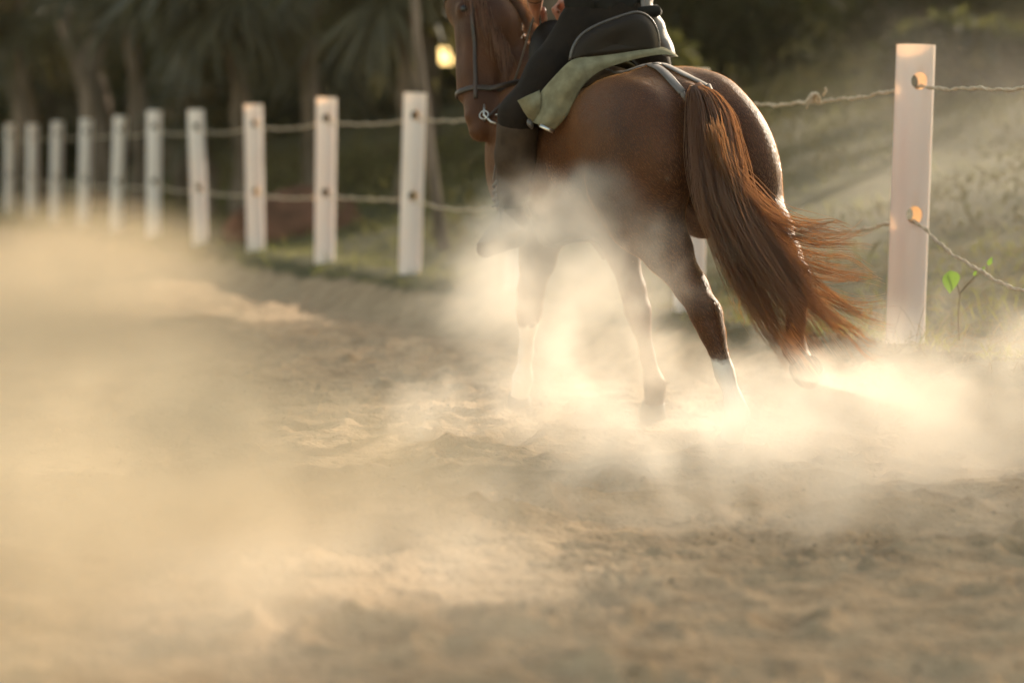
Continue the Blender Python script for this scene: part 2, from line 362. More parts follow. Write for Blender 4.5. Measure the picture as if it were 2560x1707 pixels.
root = np.stack([x, y, ground_z(x, y, False)+.03*rng.random(n)], 1); dr = runit(n)+np.array([0, 0, .45]); dr /= np.linalg.norm(dr, axis=1, keepdims=True)
V, Qd = blades(6, root, dr, runit(n), .10+.28*rng.random(n), .0025+.003*rng.random(n), .3+.9*rng.random(n))
tag(mesh('dry_stems', V, Qd, M['dry']), 'tangle of thin dry brown stems round the foot of the nearest post', 'dry grass', kind='stuff')
# low scrub further up the slope
n = 70000; x = rng.uniform(-6, 16, n); y = 15+rng.random(n)*32; k = (fence_d(x, y) > 1.0) & (fbm(x*.6, y*.6, 3, 33) > .40); x, y = x[k], y[k]; n = len(x)
hh = .65*np.clip(fbm(x*.6, y*.6, 3, 33)-.40, 0, 1)*6*rng.random(n)*np.clip((y-14)/12, .12, 1)
root = np.stack([x, y, ground_z(x, y, False)+hh], 1); dr = runit(n)*.8+np.array([0, 0, .6])
V, Qd = blades(2, root, dr, runit(n), .06+.12*rng.random(n), .02+.04*rng.random(n), .2+.5*rng.random(n))
tag(mesh('scrub', V, Qd, M['scrub']), 'low leafy scrub covering the slope behind the fence', 'scrub', kind='stuff')
# ------------------------------------------------------------------ fence posts
POSTS = [((3196, 24), (3182, 986), .775), ((2290, 113), (2262, 858), 1.0), ((1735, 172), (1722, 760), 1.225), ((1300, 208), (1292, 722), 1.45),
         ((1038, 233), (1024, 692), 1.675), ((816, 245), (811, 668), 1.9), ((633, 262), (640, 648), 2.125), ((489, 275), (501, 622), 2.35),
         ((386, 277), (384, 592), 2.575), ((302, 291), (291, 582), 2.8), ((217, 298), (209, 568), 3.025), ((145, 304), (138, 556), 3.25),
         ((83, 311), (81, 546), 3.475), ((26, 311), (24, 538), 3.7)]
PR = .0875
PL = ['white plastic post nearest of all, just outside the right edge of the photo', 'tall white plastic post standing alone on the right, by the bright green leaf', 'white plastic post mostly hidden behind the horse\'s hind legs',
      'white plastic post hidden behind the horse\'s front leg and rider\'s boot', 'white post just left of the horse\'s head, with a clean lower hole',
      'white post with a scuffed base, second left of the horse\'s head', 'white post just right of which the rope passes the reddish heap, leaning slightly',
      'white post leaning to the left, fourth left of the horse\'s head', 'straight white post, fifth left of the horse\'s head', 'white post leaning to the right, sixth left of the horse\'s head',
      'white post seventh left of the horse\'s head, in front of the forked tree trunk', 'fourth white post from the left edge of the photo', 'third white post from the left edge of the photo',
      'second white post from the left edge of the photo', 'leftmost white post, farthest down the fence']
PL[6] = 'white post directly left of the reddish heap, third left of the horse\'s head'
PL = PL[:10]+['white post in front of the forked trunk, fourth from the left edge', 'small far white post, third from the left edge of the photo', 'small far white post, second from the left edge of the photo', 'leftmost and farthest white post of the fence']
HOLES = []
def pipe(H, R, t, h1, h2, rot):
    """hollow pipe with two pairs of round holes; walls of real thickness"""
    na = 72; nz = 0; mb = MB()
    hole_r = .040
    zs = sorted(set([0]+list(np.linspace(0, h1-.05, 6))+list(np.linspace(h1-.05, h1+.05, 13))+list(np.linspace(h1+.05, h2-.05, 8))+list(np.linspace(h2-.05, h2+.05, 13))+list(np.linspace(h2+.05, H, 4))))
    nz = len(zs); na_ = na
    grid = {}
    V = []; Fs = []
    ang = [2*math.pi*i/na for i in range(na)]
    def warp(a, z):
        # pull grid points lying near a hole's rim onto it
        for ha in (0, math.pi):
            for hz in (h1, h2):
                da = (a-ha+math.pi) % (2*math.pi)-math.pi; x = da*R; y = z-hz; q = math.hypot(x, y)
                if hole_r*.62 < q < hole_r*1.32 and q > 0: x *= hole_r/q; y *= hole_r/q; return ha+x/R, hz+y, True
                if q <= hole_r*.62: return a, z, None
        return a, z, False
    for ly, r in enumerate((R, R-t)):
        for j, z in enumerate(zs):
            for i, a in enumerate(ang):
                a2, z2, _ = warp(a, z) if 0 < j < nz-1 else (a, z, False)
                V.append((r*math.sin(a2+rot), -r*math.cos(a2+rot), z2))
    def inside(j, i): 
        c = 0
        for (jj, i_) in ((j, i), (j, (i+1) % na), (j+1, (i+1) % na), (j+1, i)):
            w = warp(ang[i_], zs[jj])
            if w[2] is None: return True
            if w[2]: c += 1
        if c == 4:
            a = ang[i]+math.pi/na; z = (zs[j]+zs[j+1])/2
            for ha in (0, math.pi):
                for hz in (h1, h2):
                    da = (a-ha+math.pi) % (2*math.pi)-math.pi
                    if math.hypot(da*R, z-hz) < hole_r: return True
        return False
    op = set((j, i) for j in range(nz-1) for i in range(na) if inside(j, i))
    N1 = nz*na; idx = lambda ly, j, i: ly*N1+j*na+(i % na)
    for j in range(nz-1):
        for i in range(na):
            if (j, i) in op:
                for (dj, di, e) in ((0, -1, ((j, i), (j+1, i))), (0, 1, ((j, i+1), (j+1, i+1))), (-1, 0, ((j, i), (j, i+1))), (1, 0, ((j+1, i), (j+1, i+1)))):
                    if (j+dj, (i+di) % na) not in op: (a, b) = e; Fs.append((idx(0, *a), idx(0, *b), idx(1, *b), idx(1, *a)))
                continue
            Fs.append((idx(0, j, i), idx(0, j, i+1), idx(0, j+1, i+1), idx(0, j+1, i)))
            Fs.append((idx(1, j, i), idx(1, j+1, i), idx(1, j+1, i+1), idx(1, j, i+1)))
    for i in range(na): Fs.append((idx(0, nz-1, i), idx(0, nz-1, i+1), idx(1, nz-1, i+1), idx(1, nz-1, i)))
    mb.add(V, Fs); return mb
FANG = math.atan2(-FD[0], FD[1])       # fence heading left of +Y
for i, (tp, bt, zz) in enumerate(POSTS):
    Y = 11*zz; a = P(*bt, Y); b = P(*tp, Y); a[2] -= 0
    low = float(ground_z(a[0], a[1], False))-.12; ax = (b-a)/(b[2]-a[2]); base = a+ax*(low-a[2]); H = float(np.linalg.norm(b-base))
    # holes: the photo shows them .125 and .57 of the way from top to ground
    ht = np.linalg.norm(b-a); h2 = H-.122*ht; h1 = H-(.56 if i != 1 else .567)*ht
    rot = .27 if i == 1 else .10+.08*math.sin(i*2.3)
    view = math.atan2(a[0], a[1])
    me = pipe(H, PR, .006, h1, h2, rot-view)
    o = me.build('fence_post', M['pipe']); q = Vector((0, 0, 1)).rotation_difference(Vector(ax)); o.rotation_mode = 'QUATERNION'; o.rotation_quaternion = q; o.location = base
    tag(o, PL[i], 'fence post', 'white plastic posts of the rope fence')
    es = o.modifiers.new('edge', 'EDGE_SPLIT'); es.split_angle = math.radians(40)
    n_ = q @ Vector((math.sin(rot-view), -math.cos(rot-view), 0))
    HOLES.append([(Vector(base)+q@Vector((0, 0, h1-.028)), n_), (Vector(base)+q@Vector((0, 0, h2-.028)), n_)])
def rope(pts, r, name='fence_rope'):
    """two-strand twisted rope with uneven thickness"""
    pts = [Vector(p) for p in pts]; L = sum((pts[i+1]-pts[i]).length for i in range(len(pts)-1))
    n = int(L/.022); c = []; acc = 0; seg = 0; pos = 0
    cum = [0]
    for i in range(len(pts)-1): cum.append(cum[-1]+(pts[i+1]-pts[i]).length)
    cc = []
    for k in range(n+1):
        s = L*k/n
        while seg < len(pts)-2 and s > cum[seg+1]: seg += 1
        t = (s-cum[seg])/(cum[seg+1]-cum[seg]); cc.append(pts[seg].lerp(pts[seg+1], t))
    mb = MB(); 
    for st in range(2):
        out = []; rr = []
        for k, p in enumerate(cc):
            T = (cc[min(k+1, n)]-cc[max(k-1, 0)]).normalized(); a = T.cross(Vector((0, 0, 1))).normalized(); b = T.cross(a)
            ph = k*.022/.07*2*math.pi*.5+st*math.pi; wv = .004*math.sin(k*.31)+.003*math.sin(k*.83+2)
            out.append(p+(a*math.cos(ph)+b*math.sin(ph))*r*.42+b*wv); rr.append(r*(.62+.14*math.sin(k*.47+st)+.1*math.sin(k*1.3)))
        mb.tube(out, rr, 6)
    return mb
def hang(a, b, sag, n=14): 
    return [a.lerp(b, k/n)-Vector((0, 0, sag*4*(k/n)*(1-k/n))) for k in range(n+1)]
def fence_rope(lv, sags, label):
    path = []
    path += [HOLES[0][lv][0]+HOLES[0][lv][1]*PR*.3]
    for i in range(len(HOLES)):
        c, nn = HOLES[i][lv]
        path.append(c-nn*PR*1.05)
        if i+1 < len(HOLES):
            c2, n2 = HOLES[i+1][lv]; path += hang(c-nn*PR*1.1, c2+n2*PR*1.1, sags[i])
        else: path.append(c-nn*2.6+Vector((0, 0, -.05)))
    o = rope(path, .0088 if lv else .0095).build('fence_rope', M['rope']); tag(o, label, 'rope', 'ropes of the fence'); return o
fr = fence_rope(1, [.035, .04, .03, .03, .03, .04, .05, .06, .06, .05, .05, .05, .05], 'upper rope of the fence, threaded through the top holes of the white posts')
kc = Vector(P(2040, 246, 11.35))
mb = MB()
for a in range(3):
    th = a*1.1
    mb.tube([kc+Vector((.017*a-.03+.012*math.cos(t), .02*math.sin(t), .022*math.cos(t+th))) for t in np.linspace(0, 6.3, 12)], .008, 6)
mb.tube([kc+Vector((.03, -.01, .01)), kc+Vector((.045, -.02, .035)), kc+Vector((.04, -.02, .05))], .006, 6)
mb.tube([kc+Vector((-.02, -.01, -.01)), kc+Vector((-.04, -.02, -.03)), kc+Vector((-.045, -.01, -.05))], .005, 6)
mb.build('knot', M['rope'], fr)
fence_rope(0, [.30, .10, .10, .06, .01, .03, .03, .04, .05, .05, .05, .05, .05], 'lower slack rope of the fence, threaded through the lower holes of the white posts')
# ------------------------------------------------------------------ a vine with one lit leaf beside the near post
def leafmesh(c, up, side, L, Wd, mbx, nrm):
    V = []; Fs = []; n = 8
    prof = [0, .62, .92, 1, .93, .78, .55, .28, 0.02]
    for k in range(n+1):
        t = k/n; w = Wd*.5*prof[k]
        for x in (-1, 0, 1): V.append(c+up*(L*t)+side*(x*w)+nrm*(.18*abs(x)*w-.25*L*t*t))
    for k in range(n):
        for x in range(2): Fs.append((k*3+x, k*3+x+1, k*3+x+4, k*3+x+3))
    mbx.add(V, Fs)
v0 = Vector(P(2400, 830, 10.75)); wd = empty('weed', v0); tag(wd, 'creeping weed with one big bright green leaf beside the nearest post', 'weed')
mb = MB(); st_ = [Vector(P(2398, 850, 10.75)), Vector(P(2395, 790, 10.72)), Vector(P(2400, 740, 10.7)), Vector(P(2392, 705, 10.68)), Vector(P(2378, 680, 10.66))]
mb.tube([p-v0 for p in st_], [.004, .004, .003, .003, .002], 6)
for (x, y) in ((2440, 700), (2470, 668)): mb.tube([Vector(P(2398, 735, 10.7))-v0, Vector(P((2398+x)/2, (735+y)/2-8, 10.7))-v0, Vector(P(x, y, 10.72))-v0], [.003, .0025, .002], 5)
mb.build('stem', M['dry'], wd)
mb = MB(); leafmesh(Vector(P(2376, 676, 10.64))-v0, Vector((.02, -.25, -1)).normalized(), Vector((1, .25, .12)).normalized(), .10, .085, mb, Vector((.15, -1, .2)).normalized())
mb.build('leaf', M['fresh'], wd)
for (x, y, l) in ((2434, 690, .03), (2470, 664, .045), (2455, 680, .03)):
    mb = MB(); leafmesh(Vector(P(x, y, 10.72))-v0, Vector((.4, -.1, .9)).normalized(), Vector((.9, .1, -.3)).normalized(), l, l*.5, mb, Vector((0, -1, .2))); mb.build('leaf', M['fresh'], wd)
# ------------------------------------------------------------------ reddish heap behind the fence
hc = P(735, 500, 26.0); hc[2] = float(ground_z(hc[0], hc[1], False))
Vh = []; Fh = []; nu, nv = 40, 20
for j in range(nv+1):
    for i in range(nu):
        th = 2*math.pi*i/nu; ph = math.pi/2*j/nv; r = .78*math.cos(ph)
        xx = r*math.cos(th); yy = .5*r*math.sin(th); nn = 1+.35*(float(fbm(np.array(xx*3+9), np.array(yy*3+ph*2), 3, 3))-.45)
        Vh.append((hc[0]+xx*nn, hc[1]+yy*nn, hc[2]-.1+.62*math.sin(ph)*nn*(1-.25*xx*-1)))
for j in range(nv):
    for i in range(nu): Fh.append((j*nu+i, j*nu+(i+1) % nu, (j+1)*nu+(i+1) % nu, (j+1)*nu+i))
tag(mesh('dirt_heap', Vh, Fh, M['redheap']), 'low reddish brown heap of earth behind the fence between two white posts', 'heap')
# ------------------------------------------------------------------ palms and trees behind the fence
def fan_leaf(c, ax, size, nl=22):
    """leaflets of one fan: c tip of stalk, ax unit outward"""
    ax = ax/np.linalg.norm(ax); sd_ = np.cross(ax, [0, 0, 1.]); sd_ /= np.linalg.norm(sd_)+1e-9; nr = np.cross(sd_, ax)
    th = np.radians(np.linspace(-95, 95, nl)+rng.normal(0, 2.5, nl)); d = np.cos(th)[:, None]*ax+np.sin(th)[:, None]*sd_+rng.normal(0, .05, (nl, 3))
    n2 = np.repeat(nr[None], nl, 0)+rng.normal(0, .3, (nl, 3))
    return blades(4, np.repeat(c[None], nl, 0), d/np.linalg.norm(d, axis=1, keepdims=True), n2, size*(.75+.25*np.cos(th))*rng.uniform(.85, 1.1, nl), np.full(nl, .065*size+.015), rng.uniform(.15, .6, nl))
def fan_palm(px_, py_, Y, size, nf, label, lean=(0, 0)):
    c = P(px_, py_, Y); g = np.array([c[0]+lean[0], c[1]+lean[1], 0]); g[2] = float(ground_z(g[0], g[1], False))
    root = empty('fan_palm', g); parts = []; mb = MB(); st = MB()
    n = 10; pts = [Vector(g*(1-t)+c*t+np.array([0, 0, -.1*(1-t)])+np.array([.08*math.sin(5*t), 0, 0]))-Vector(g) for t in np.linspace(0, 1, n)]
    mb.tube(pts, [.14+.03*math.sin(k*2.1)-.004*k for k in range(n)], 10); mb.build('trunk', M['bark'], root)
    for k in range(nf):
        az = 2.399*k; el = 1.25-2.15*(k/nf)+random.uniform(-.15, .15)
        d = np.array([math.cos(az)*math.cos(el), math.sin(az)*math.cos(el), math.sin(el)]); Ls = size*random.uniform(.5, .8)
        tip = c+d*Ls-np.array([0, 0, .12*Ls]); st.tube([Vector(c-g), Vector((c+tip)/2-g)+Vector((0, 0, .05)), Vector(tip-g)], [.022, .016, .012], 5)
        a = d+np.array([0, 0, -.35]); v, q = fan_leaf(tip, a, size*random.uniform(.75, 1.05)); parts.append((v-g, q))
    st.build('stalk', M['dry'], root)
    V, Qd = cat(parts); mesh('crown', V, Qd, M['palm_leaf'], root)
    tag(root, label, 'palm', 'fan palms behind the fence'); return root
fan_palm(590, -70, 30, 1.15, 34, 'large fan palm with drooping fronds above the middle of the white post row')
fan_palm(1010, -120, 27, 1.0, 34, 'fan palm whose fronds hang down just left of the horse\'s head')
fan_palm(800, 70, 33, .9, 26, 'smaller fan palm lower down between the two big palms')
fan_palm(330, -120, 34, 1.2, 30, 'fan palm hanging over the forked tree trunk')
fan_palm(60, -30, 40, 1.3, 30, 'fan palm at the far left, in deep shade')
fan_palm(505, 262, 31, .62, 22, 'young knee-high fan palm spreading like a star just behind the posts')
fan_palm(130, 190, 44, .9, 22, 'low fan palm in the shade behind the leftmost posts')
def trunk_tree(label, stems, crown, rad, nleaf, name='tree', lsz=.2, group=None, m='leaf', catg='tree'):
    """stems: lists of (px, py, Y, r); crown: (centre, radii) blobs in metres"""
    p0 = P(*stems[0][0][:3]); p0[2] = float(ground_z(p0[0], p0[1], False))-.1; root = empty(name, p0)
    mb = MB()
    for s in stems:
        pts = np.array([list(P(a, b, c))+[r] for a, b, c, r in s]); 
        if s is stems[0]: pts[0, 2] = p0[2]
        sp = spline(pts, 14); mb.tube([Vector(q[:3]-p0) for q in sp], list(np.maximum(sp[:, 3], .01)), 10, True)
    mb.build('trunk', M['bark'], root)
    parts = []
    for (c, r) in crown:
        k = int(nleaf*rad); v = runit(k)*(rng.random(k)**.45)[:, None]
        lump = np.array([float(z) for z in fbm(v[:, 0]*2.2+c[0], v[:, 2]*2.2+v[:, 1]*1.7+c[1], 3, 61)])
        v = v[lump > .40]; k = len(v); pos = np.array(c)+v*np.array(r)-p0
        parts.append(blades(2, pos, runit(k), runit(k), lsz*rng.uniform(.6, 1.3, k), lsz*.42*np.ones(k), rng.uniform(0, .5, k)))
    V, Qd = cat(parts); mesh('crown', V, Qd, M[m], root); tag(root, label, catg, group or 'broad leaved trees behind the fence'); return root
def cc(px_, py_, Y): return P(px_, py_, Y)
trunk_tree('pale forked tree whose trunk splits in two above the far posts', [[(262, 330, 38, .30), (238, 260, 38, .24), (222, 200, 38, .21), (180, 100, 38, .15), (128, -40, 38, .12), (60, -260, 38, .08)],
    [(225, 205, 38, .16), (240, 90, 38, .14), (222, -20, 38, .12), (250, -280, 38, .07)]], [(cc(150, -420, 38), (3.2, 2.5, 2.6)), (cc(330, -520, 38), (3, 2.5, 2.6))], 1, 9000)
trunk_tree('slim dark tree leaning left at the left edge of the photo', [[(90, 330, 43, .22), (50, 240, 43, .18), (18, 130, 43, .15), (-10, -60, 43, .12), (-60, -350, 43, .08)]], [(cc(-60, -350, 43), (4, 3, 3))], 1, 6000)
trunk_tree('slim brown tree trunk standing behind the middle palms', [[(450, 330, 36, .13), (452, 200, 36, .11), (440, 60, 36, .1), (430, -90, 36, .09), (400, -400, 36, .06)]], [(cc(420, -480, 36), (3, 2.5, 2.2))], 1, 6000)
trunk_tree('slim tree trunk behind the fan palm beside the horse\'s head', [[(775, 420, 30, .14), (780, 300, 30, .12), (772, 180, 30, .1), (790, 0, 30, .09), (820, -400, 30, .06)]], [(cc(820, -560, 30), (2.6, 2.2, 1.8))], 1, 6000)
trunk_tree('thin pale trunk slanting behind the post beside the horse', [[(1112, 640, 21, .055), (1092, 520, 21, .05), (1078, 400, 21, .045), (1060, 240, 21, .04), (1040, 60, 21, .035), (1020, -300, 21, .03)]], [(cc(1010, -560, 21), (1.3, 1.1, .8))], 1, 2500, lsz=.14)
# the tall trees that shade the far posts and close the view; last two unseen, added for shade
for (x, Y, z, r, lab) in ((-1.5, 40, 6.5, (4.2, 3.2, 3.2), 'tall dark tree with a dense crown behind the palms'), (3.5, 43, 7.2, (4.2, 3, 3.2), 'tall dark tree behind the horse\'s head and rider'),
                          (-7, 50, 6.5, (4.5, 3, 4), 'tall dark tree closing the view at the far left'), (8.0, 52, 7.0, (4.2, 3, 3.4), 'dark tree at the top of the slope, behind the rider'),
                          (.5, 33, 5.9, (2.6, 2.2, 1.7), 'dark spreading tree just behind the fence palms'),
                          (10.8, 33, 10.2, (4.3, 2.6, 3.2), 'unseen tall tree added up the slope so its crown shades the left half of the arena'), (22.4, 33, 11.9, (3.2, 2.2, 3.0), 'unseen slim tree added up the slope, farthest right, to shade the lower right sand')):
    g = np.array([x, Y, float(ground_z(x, Y, False))]); root = empty('tree', g); mb = MB()
    mb.tube([Vector((0, 0, -.2)), Vector((.1, 0, 1.5)), Vector((-.05, 0, 3)), Vector((.1, 0, z-g[2]))], [.28, .22, .18, .1], 10)
    for a in range(5): mb.tube([Vector((0, 0, 2+.3*a)), Vector((math.cos(a*2.4)*.9, math.sin(a*2.4)*.9, 3+.4*a)), Vector((math.cos(a*2.4)*r[0]*.6, math.sin(a*2.4)*r[1]*.6, z-g[2]))], [.11, .08, .03], 7)
    mb.build('trunk', M['bark'], root); k = 24000
    v = runit(k)*(rng.random(k)**.4)[:, None]; lump = fbm(v[:, 0]*2.4+x, v[:, 2]*2.4+v[:, 1]*1.7, 3, 61); v = v[lump > .38]; k = len(v)
    V, Qd = blades(2, np.array([0, 0, z-g[2]])+v*np.array(r), runit(k), runit(k), .34*rng.uniform(.6, 1.3, k), .16*np.ones(k), rng.uniform(0, .5, k))
    mesh('crown', V, Qd, M['leaf'], root); tag(root, lab, 'tree', 'broad leaved trees behind the fence')
for k, (bx, by, bz, br) in enumerate(((3.2, 36, 1.1, 1.9), (6.3, 39, 1.2, 2.2), (9.6, 41, 1.3, 2.4), (1.2, 30, .8, 1.2), (7.9, 30, .55, 1.3), (5.0, 27, .45, .9))):
    g = np.array([bx, by, float(ground_z(bx, by, False))]); root = empty('bush', g); mb = MB()
    for a in range(5): mb.tube([Vector((0, 0, -.1)), Vector((math.cos(a*1.3)*.2*br, math.sin(a*1.3)*.2*br, bz*.6)), Vector((math.cos(a*1.3)*.5*br, math.sin(a*1.3)*.5*br, bz*1.2))], [.05, .035, .015], 6)
    mb.build('stem', M['bark'], root); n = 9000; v = runit(n)*(rng.random(n)**.4)[:, None]; lump = fbm(v[:, 0]*2.4+bx, v[:, 2]*2.4+v[:, 1]*1.7, 3, 61); v = v[(lump > .36) & (v[:, 2] > -.6)]; n = len(v)
    V, Qd = blades(2, np.array([0, 0, bz])+v*np.array([br, br*.8, bz*1.1]), runit(n), runit(n), .22*rng.uniform(.6, 1.3, n), .10*np.ones(n), rng.uniform(0, .5, n))
    mesh('foliage', V, Qd, M['leaf'], root)
    tag(root, ['dark bush on the slope directly behind the rider', 'wide dark bush at the top of the slope between rider and near post', 'dark bush at the top right, behind the near post', 'dark bush low on the slope by the horse\'s head', 'rounded bush on the slope left of the near post\'s top', 'small low bush on the slope above the horse\'s rump'][k], 'bush', 'bushes on the slope')
# far wood: one mass of leaves with a gap where the bright sky shows
gap = P(1090, 152, 1.0); gap = (gap-np.array([0, 0, CAM_H]))/gap[1]*1.0
n = 60000; Yw = 56+rng.random(n)*6; xw = rng.uniform(-24, 28, n); zw = rng.random(n)**.9*9.5
pos = np.stack([xw, Yw, zw+ground_z(xw, Yw, False)*.6-1.2], 1)
gaps = [(1090, 152, .27), (1895, 18, .085), (1750, 14, .06), (1962, 8, .06), (1240, 60, 0.0)]
k = np.ones(n, bool)
def in_gap(p, margin=0.0):
    k = np.zeros(len(p), bool)
    for gx_, gy_, r in gaps[:4]:
        g = P(gx_, gy_, 59.); s = p[:, 1:2]/59.; q = np.array([0, 0, CAM_H])+(g-np.array([0, 0, CAM_H]))*s
        k |= np.hypot((p[:, 0]-q[:, 0])*1.25, p[:, 2]-q[:, 2]) < (r+margin)
    return k
k = ~in_gap(pos, .22); pos = pos[k]; n = len(pos)
V, Qd = blades(2, pos, runit(n), runit(n), rng.uniform(.35, .7, n), rng.uniform(.2, .34, n), rng.uniform(0, .4, n))
c_ = V.reshape(n, -1, 3); bad = in_gap(V).reshape(n, -1).any(1); V = c_[~bad].reshape(-1, 3); nn_ = (~bad).sum(); kk = (np.arange(nn_)*6)[:, None, None]
Qd = (kk+np.array([[0, 1, 3, 2], [2, 3, 5, 4]])[None]).reshape(-1, 4)
tag(mesh('far_wood', V, Qd, M['leaf']), 'dark mass of woodland closing the view behind the palms', 'wood', kind='stuff')
gw = np.arange(-40, 44, .5); gh = np.arange(-2, 9.5, .45); GW, GH = np.meshgrid(gw, gh, indexing='ij'); dp = 1.6*(fbm(GW*.5, GH*.7, 3, 88)-.5)
A_ = np.stack([GW, 64+dp, GH], -1).reshape(-1, 3); B_ = A_+np.array([0, 1.5, 0]); na_, nb_ = GW.shape; ii = np.arange(na_*nb_).reshape(na_, nb_)
q1 = np.stack([ii[:-1, :-1], ii[1:, :-1], ii[1:, 1:], ii[:-1, 1:]], -1).reshape(-1, 4); okq = ~in_gap(A_[q1].mean(1), .10); q1 = q1[okq]; nn0 = len(A_)
tag(mesh('far_thicket', np.concatenate([A_, B_]), np.concatenate([q1, q1[:, ::-1]+nn0]), M['leaf']), 'deepest dark layer of the woodland', 'wood', kind='stuff')
# keep the sight line to that gap free in the nearer crowns too
def clear_gap(o):
    me = o.data; nV = len(me.vertices); co = np.empty(nV*3, np.float32); me.vertices.foreach_get('co', co); co = co.reshape(-1, 3).astype(float)
    off = np.array(o.parent.location if o.parent else (0, 0, 0)); w = co+off; p = w
    g = P(1090, 152, 59.); s = p[:, 1:2]/59.; q = np.array([0, 0, CAM_H])+(g-np.array([0, 0, CAM_H]))*s
    bad = np.hypot((p[:, 0]-q[:, 0])*1.2, p[:, 2]-q[:, 2]) < .13+.1*s[:, 0]
    if not bad.any(): return
    import bmesh
    bm = bmesh.new(); bm.from_mesh(me); bm.verts.ensure_lookup_table(); bmesh.ops.delete(bm, geom=[bm.verts[i] for i in np.where(bad)[0]], context='VERTS'); bm.to_mesh(me); bm.free()
for o in list(C.objects):
    if o.type == 'MESH' and o.name.startswith(('crown', 'stalk')): clear_gap(o)
# ------------------------------------------------------------------ the horse (local axes: x forward, y left, z up; it leans into the turn)
th, rl = math.radians(27), math.radians(8)
f_ = Vector((-math.sin(th), math.cos(th), 0)); l_ = Vector((-math.cos(th), -math.sin(th), 0)); z_ = Vector((0, 0, 1))
l2 = l_*math.cos(rl)-z_*math.sin(rl); z2 = z_*math.cos(rl)+l_*math.sin(rl)
HM = Matrix(((f_.x, l2.x, z2.x, .858), (f_.y, l2.y, z2.y, 9.334), (f_.z, l2.z, z2.z, .075), (0, 0, 0, 1)))
HI = HM.inverted()
def toL(x, y, Y): return HI @ Vector(P(x, y, Y))
horse = empty('horse', None, HM)
tag(horse, 'chestnut horse with a white-socked foreleg, seen from behind, cantering away to the left', 'horse')
s = SDF((-.80, -.62, -.05), (1.95, .85, 2.12), .0125)
for sg in (1, -1):
    s.ell((.33, sg*.135, 1.185), (.34, .170, .235), .06)                 # croup and haunch
    s.ell((.14, sg*.155, 1.10), (.23, .160, .27), .07)                  # buttock
    s.ell((.30, sg*.155, .97), (.20, .125, .24), .08)                   # thigh
    s.ell((1.22, sg*.145, 1.08), (.19, .11, .31), .07)                  # shoulder
    s.ell((.60, sg*.16, 1.28), (.12, .07, .08), .07)                    # point of hip
s.cap((.02, 0, 1.30), (.30, 0, 1.335), .06, .085, .08).cap((.30, 0, 1.325), (.75, 0, 1.30), .09, .10, .08)
s.ell((.86, 0, 1.08), (.58, .285, .315), .10).ell((1.22, 0, 1.07), (.34, .235, .35), .10)
s.cap((.7, 0, 1.30), (1.15, 0, 1.34), .11, .10, .10).cap((1.1, 0, 1.38), (1.38, 0, 1.41), .07, .07, .10)
s.ell((1.42, 0, 1.00), (.17, .19, .22), .08)
# neck bends up, forward and to the left; head held vertical, turned left
poll = (1.555, .065, 1.86); 
s.cap((1.30, 0, 1.20), (1.52, .04, 1.50), .24, .175, .10, ((0, 1, 0), .62)).cap((1.52, .04, 1.50), (1.57, .10, 1.76), .175, .13, .08, ((0, 1, 0), .6))
mz = Vector((1.30, .290, 1.27)); pl = Vector(poll); hd = (mz-pl).normalized()             # head axis
nose = Vector((.62, .78, 0)); nose = (nose-hd*nose.dot(hd)).normalized(); hs = hd.cross(nose).normalized()
def H(t, n, w=0.0): return tuple(pl.lerp(mz, t)+nose*n+hs*w)
s.cap((1.57, .10, 1.76), H(.02, -.06), .13, .105, .06)
s.cap(H(.0, .0), H(.35, -.015), .088, .098, .05).cap(H(.30, .0), H(.62, .01), .092, .066, .05, (tuple(hs), .8)).cap(H(.6, .012), H(.93, .0), .062, .054, .04)
s.ell(H(.34, -.085), (.10, .10, .12), .05).cap(H(.15, .06), H(.80, .062), .05, .034, .03).cap(H(.90, -.005), H(1.06, -.01), .056, .048, .03)
s.cap(H(.55, -.05), H(1.0, -.055), .040, .032, .03)                     # lower jaw
for sg in (1, -1):
    s.ell(H(.26, .055, sg*.082), (.032, .032, .035), .02)               # brow
    s.cap(H(.30, .03, sg*.075), H(.70, .035, sg*.05), .016, .010, .03)
    s.ell(H(.98, .022, sg*.034), (.026, .026, .026), .02)
    s.chain([(*H(-.02, -.03, sg*.06), .022), (*H(-.16, -.035, sg*.085), .032), (*H(-.30, -.02, sg*.08), .008)], .02)
s.ell((.02, -.175, .98), (.20, .14, .27), .08)                            # thigh of the trailing right hind leg
# legs: (x, y, z, r)
Lh = [(.30, .15, 1.00, .175), (.20, .165, .86, .135), (.075, .155, .735, .088), (-.055, .145, .60, .060), (-.135, .14, .50, .056), (-.165, .14, .43, .043), (-.215, .138, .28, .033), (-.255, .136, .175, .031), (-.27, .135, .115, .043), (-.225, .135, .055, .036), (-.19, .135, .01, .045)]
Rh = [(.20, -.15, 1.00, .175), (.03, -.17, .88, .15), (-.13, -.165, .77, .10), (-.24, -.16, .69, .066), (-.33, -.15, .60, .054), (-.335, -.15, .54, .040), (-.30, -.148, .44, .032), (-.275, -.148, .37, .030), (-.27, -.148, .325, .042), (-.31, -.148, .275, .035), (-.36, -.148, .25, .042)]
Lf = [(1.14, .14, .95, .13), (1.12, .14, .80, .105), (1.20, .14, .66, .074), (1.30, .138, .52, .054), (1.345, .136, .435, .052), (1.375, .134, .37, .037), (1.44, .13, .24, .029), (1.485, .128, .155, .029), (1.51, .126, .115, .041), (1.545, .126, .06, .033), (1.575, .126, .02, .045)]
Rf = [(1.10, -.14, .95, .13), (1.02, -.14, .80, .10), (.955, -.14, .66, .070), (.90, -.138, .50, .050), (.875, -.136, .41, .051), (.862, -.135, .35, .036), (.835, -.132, .22, .028), (.815, -.132, .14, .029), (.80, -.132, .10, .041), (.815, -.132, .045, .034), (.84, -.132, .0, .045)]
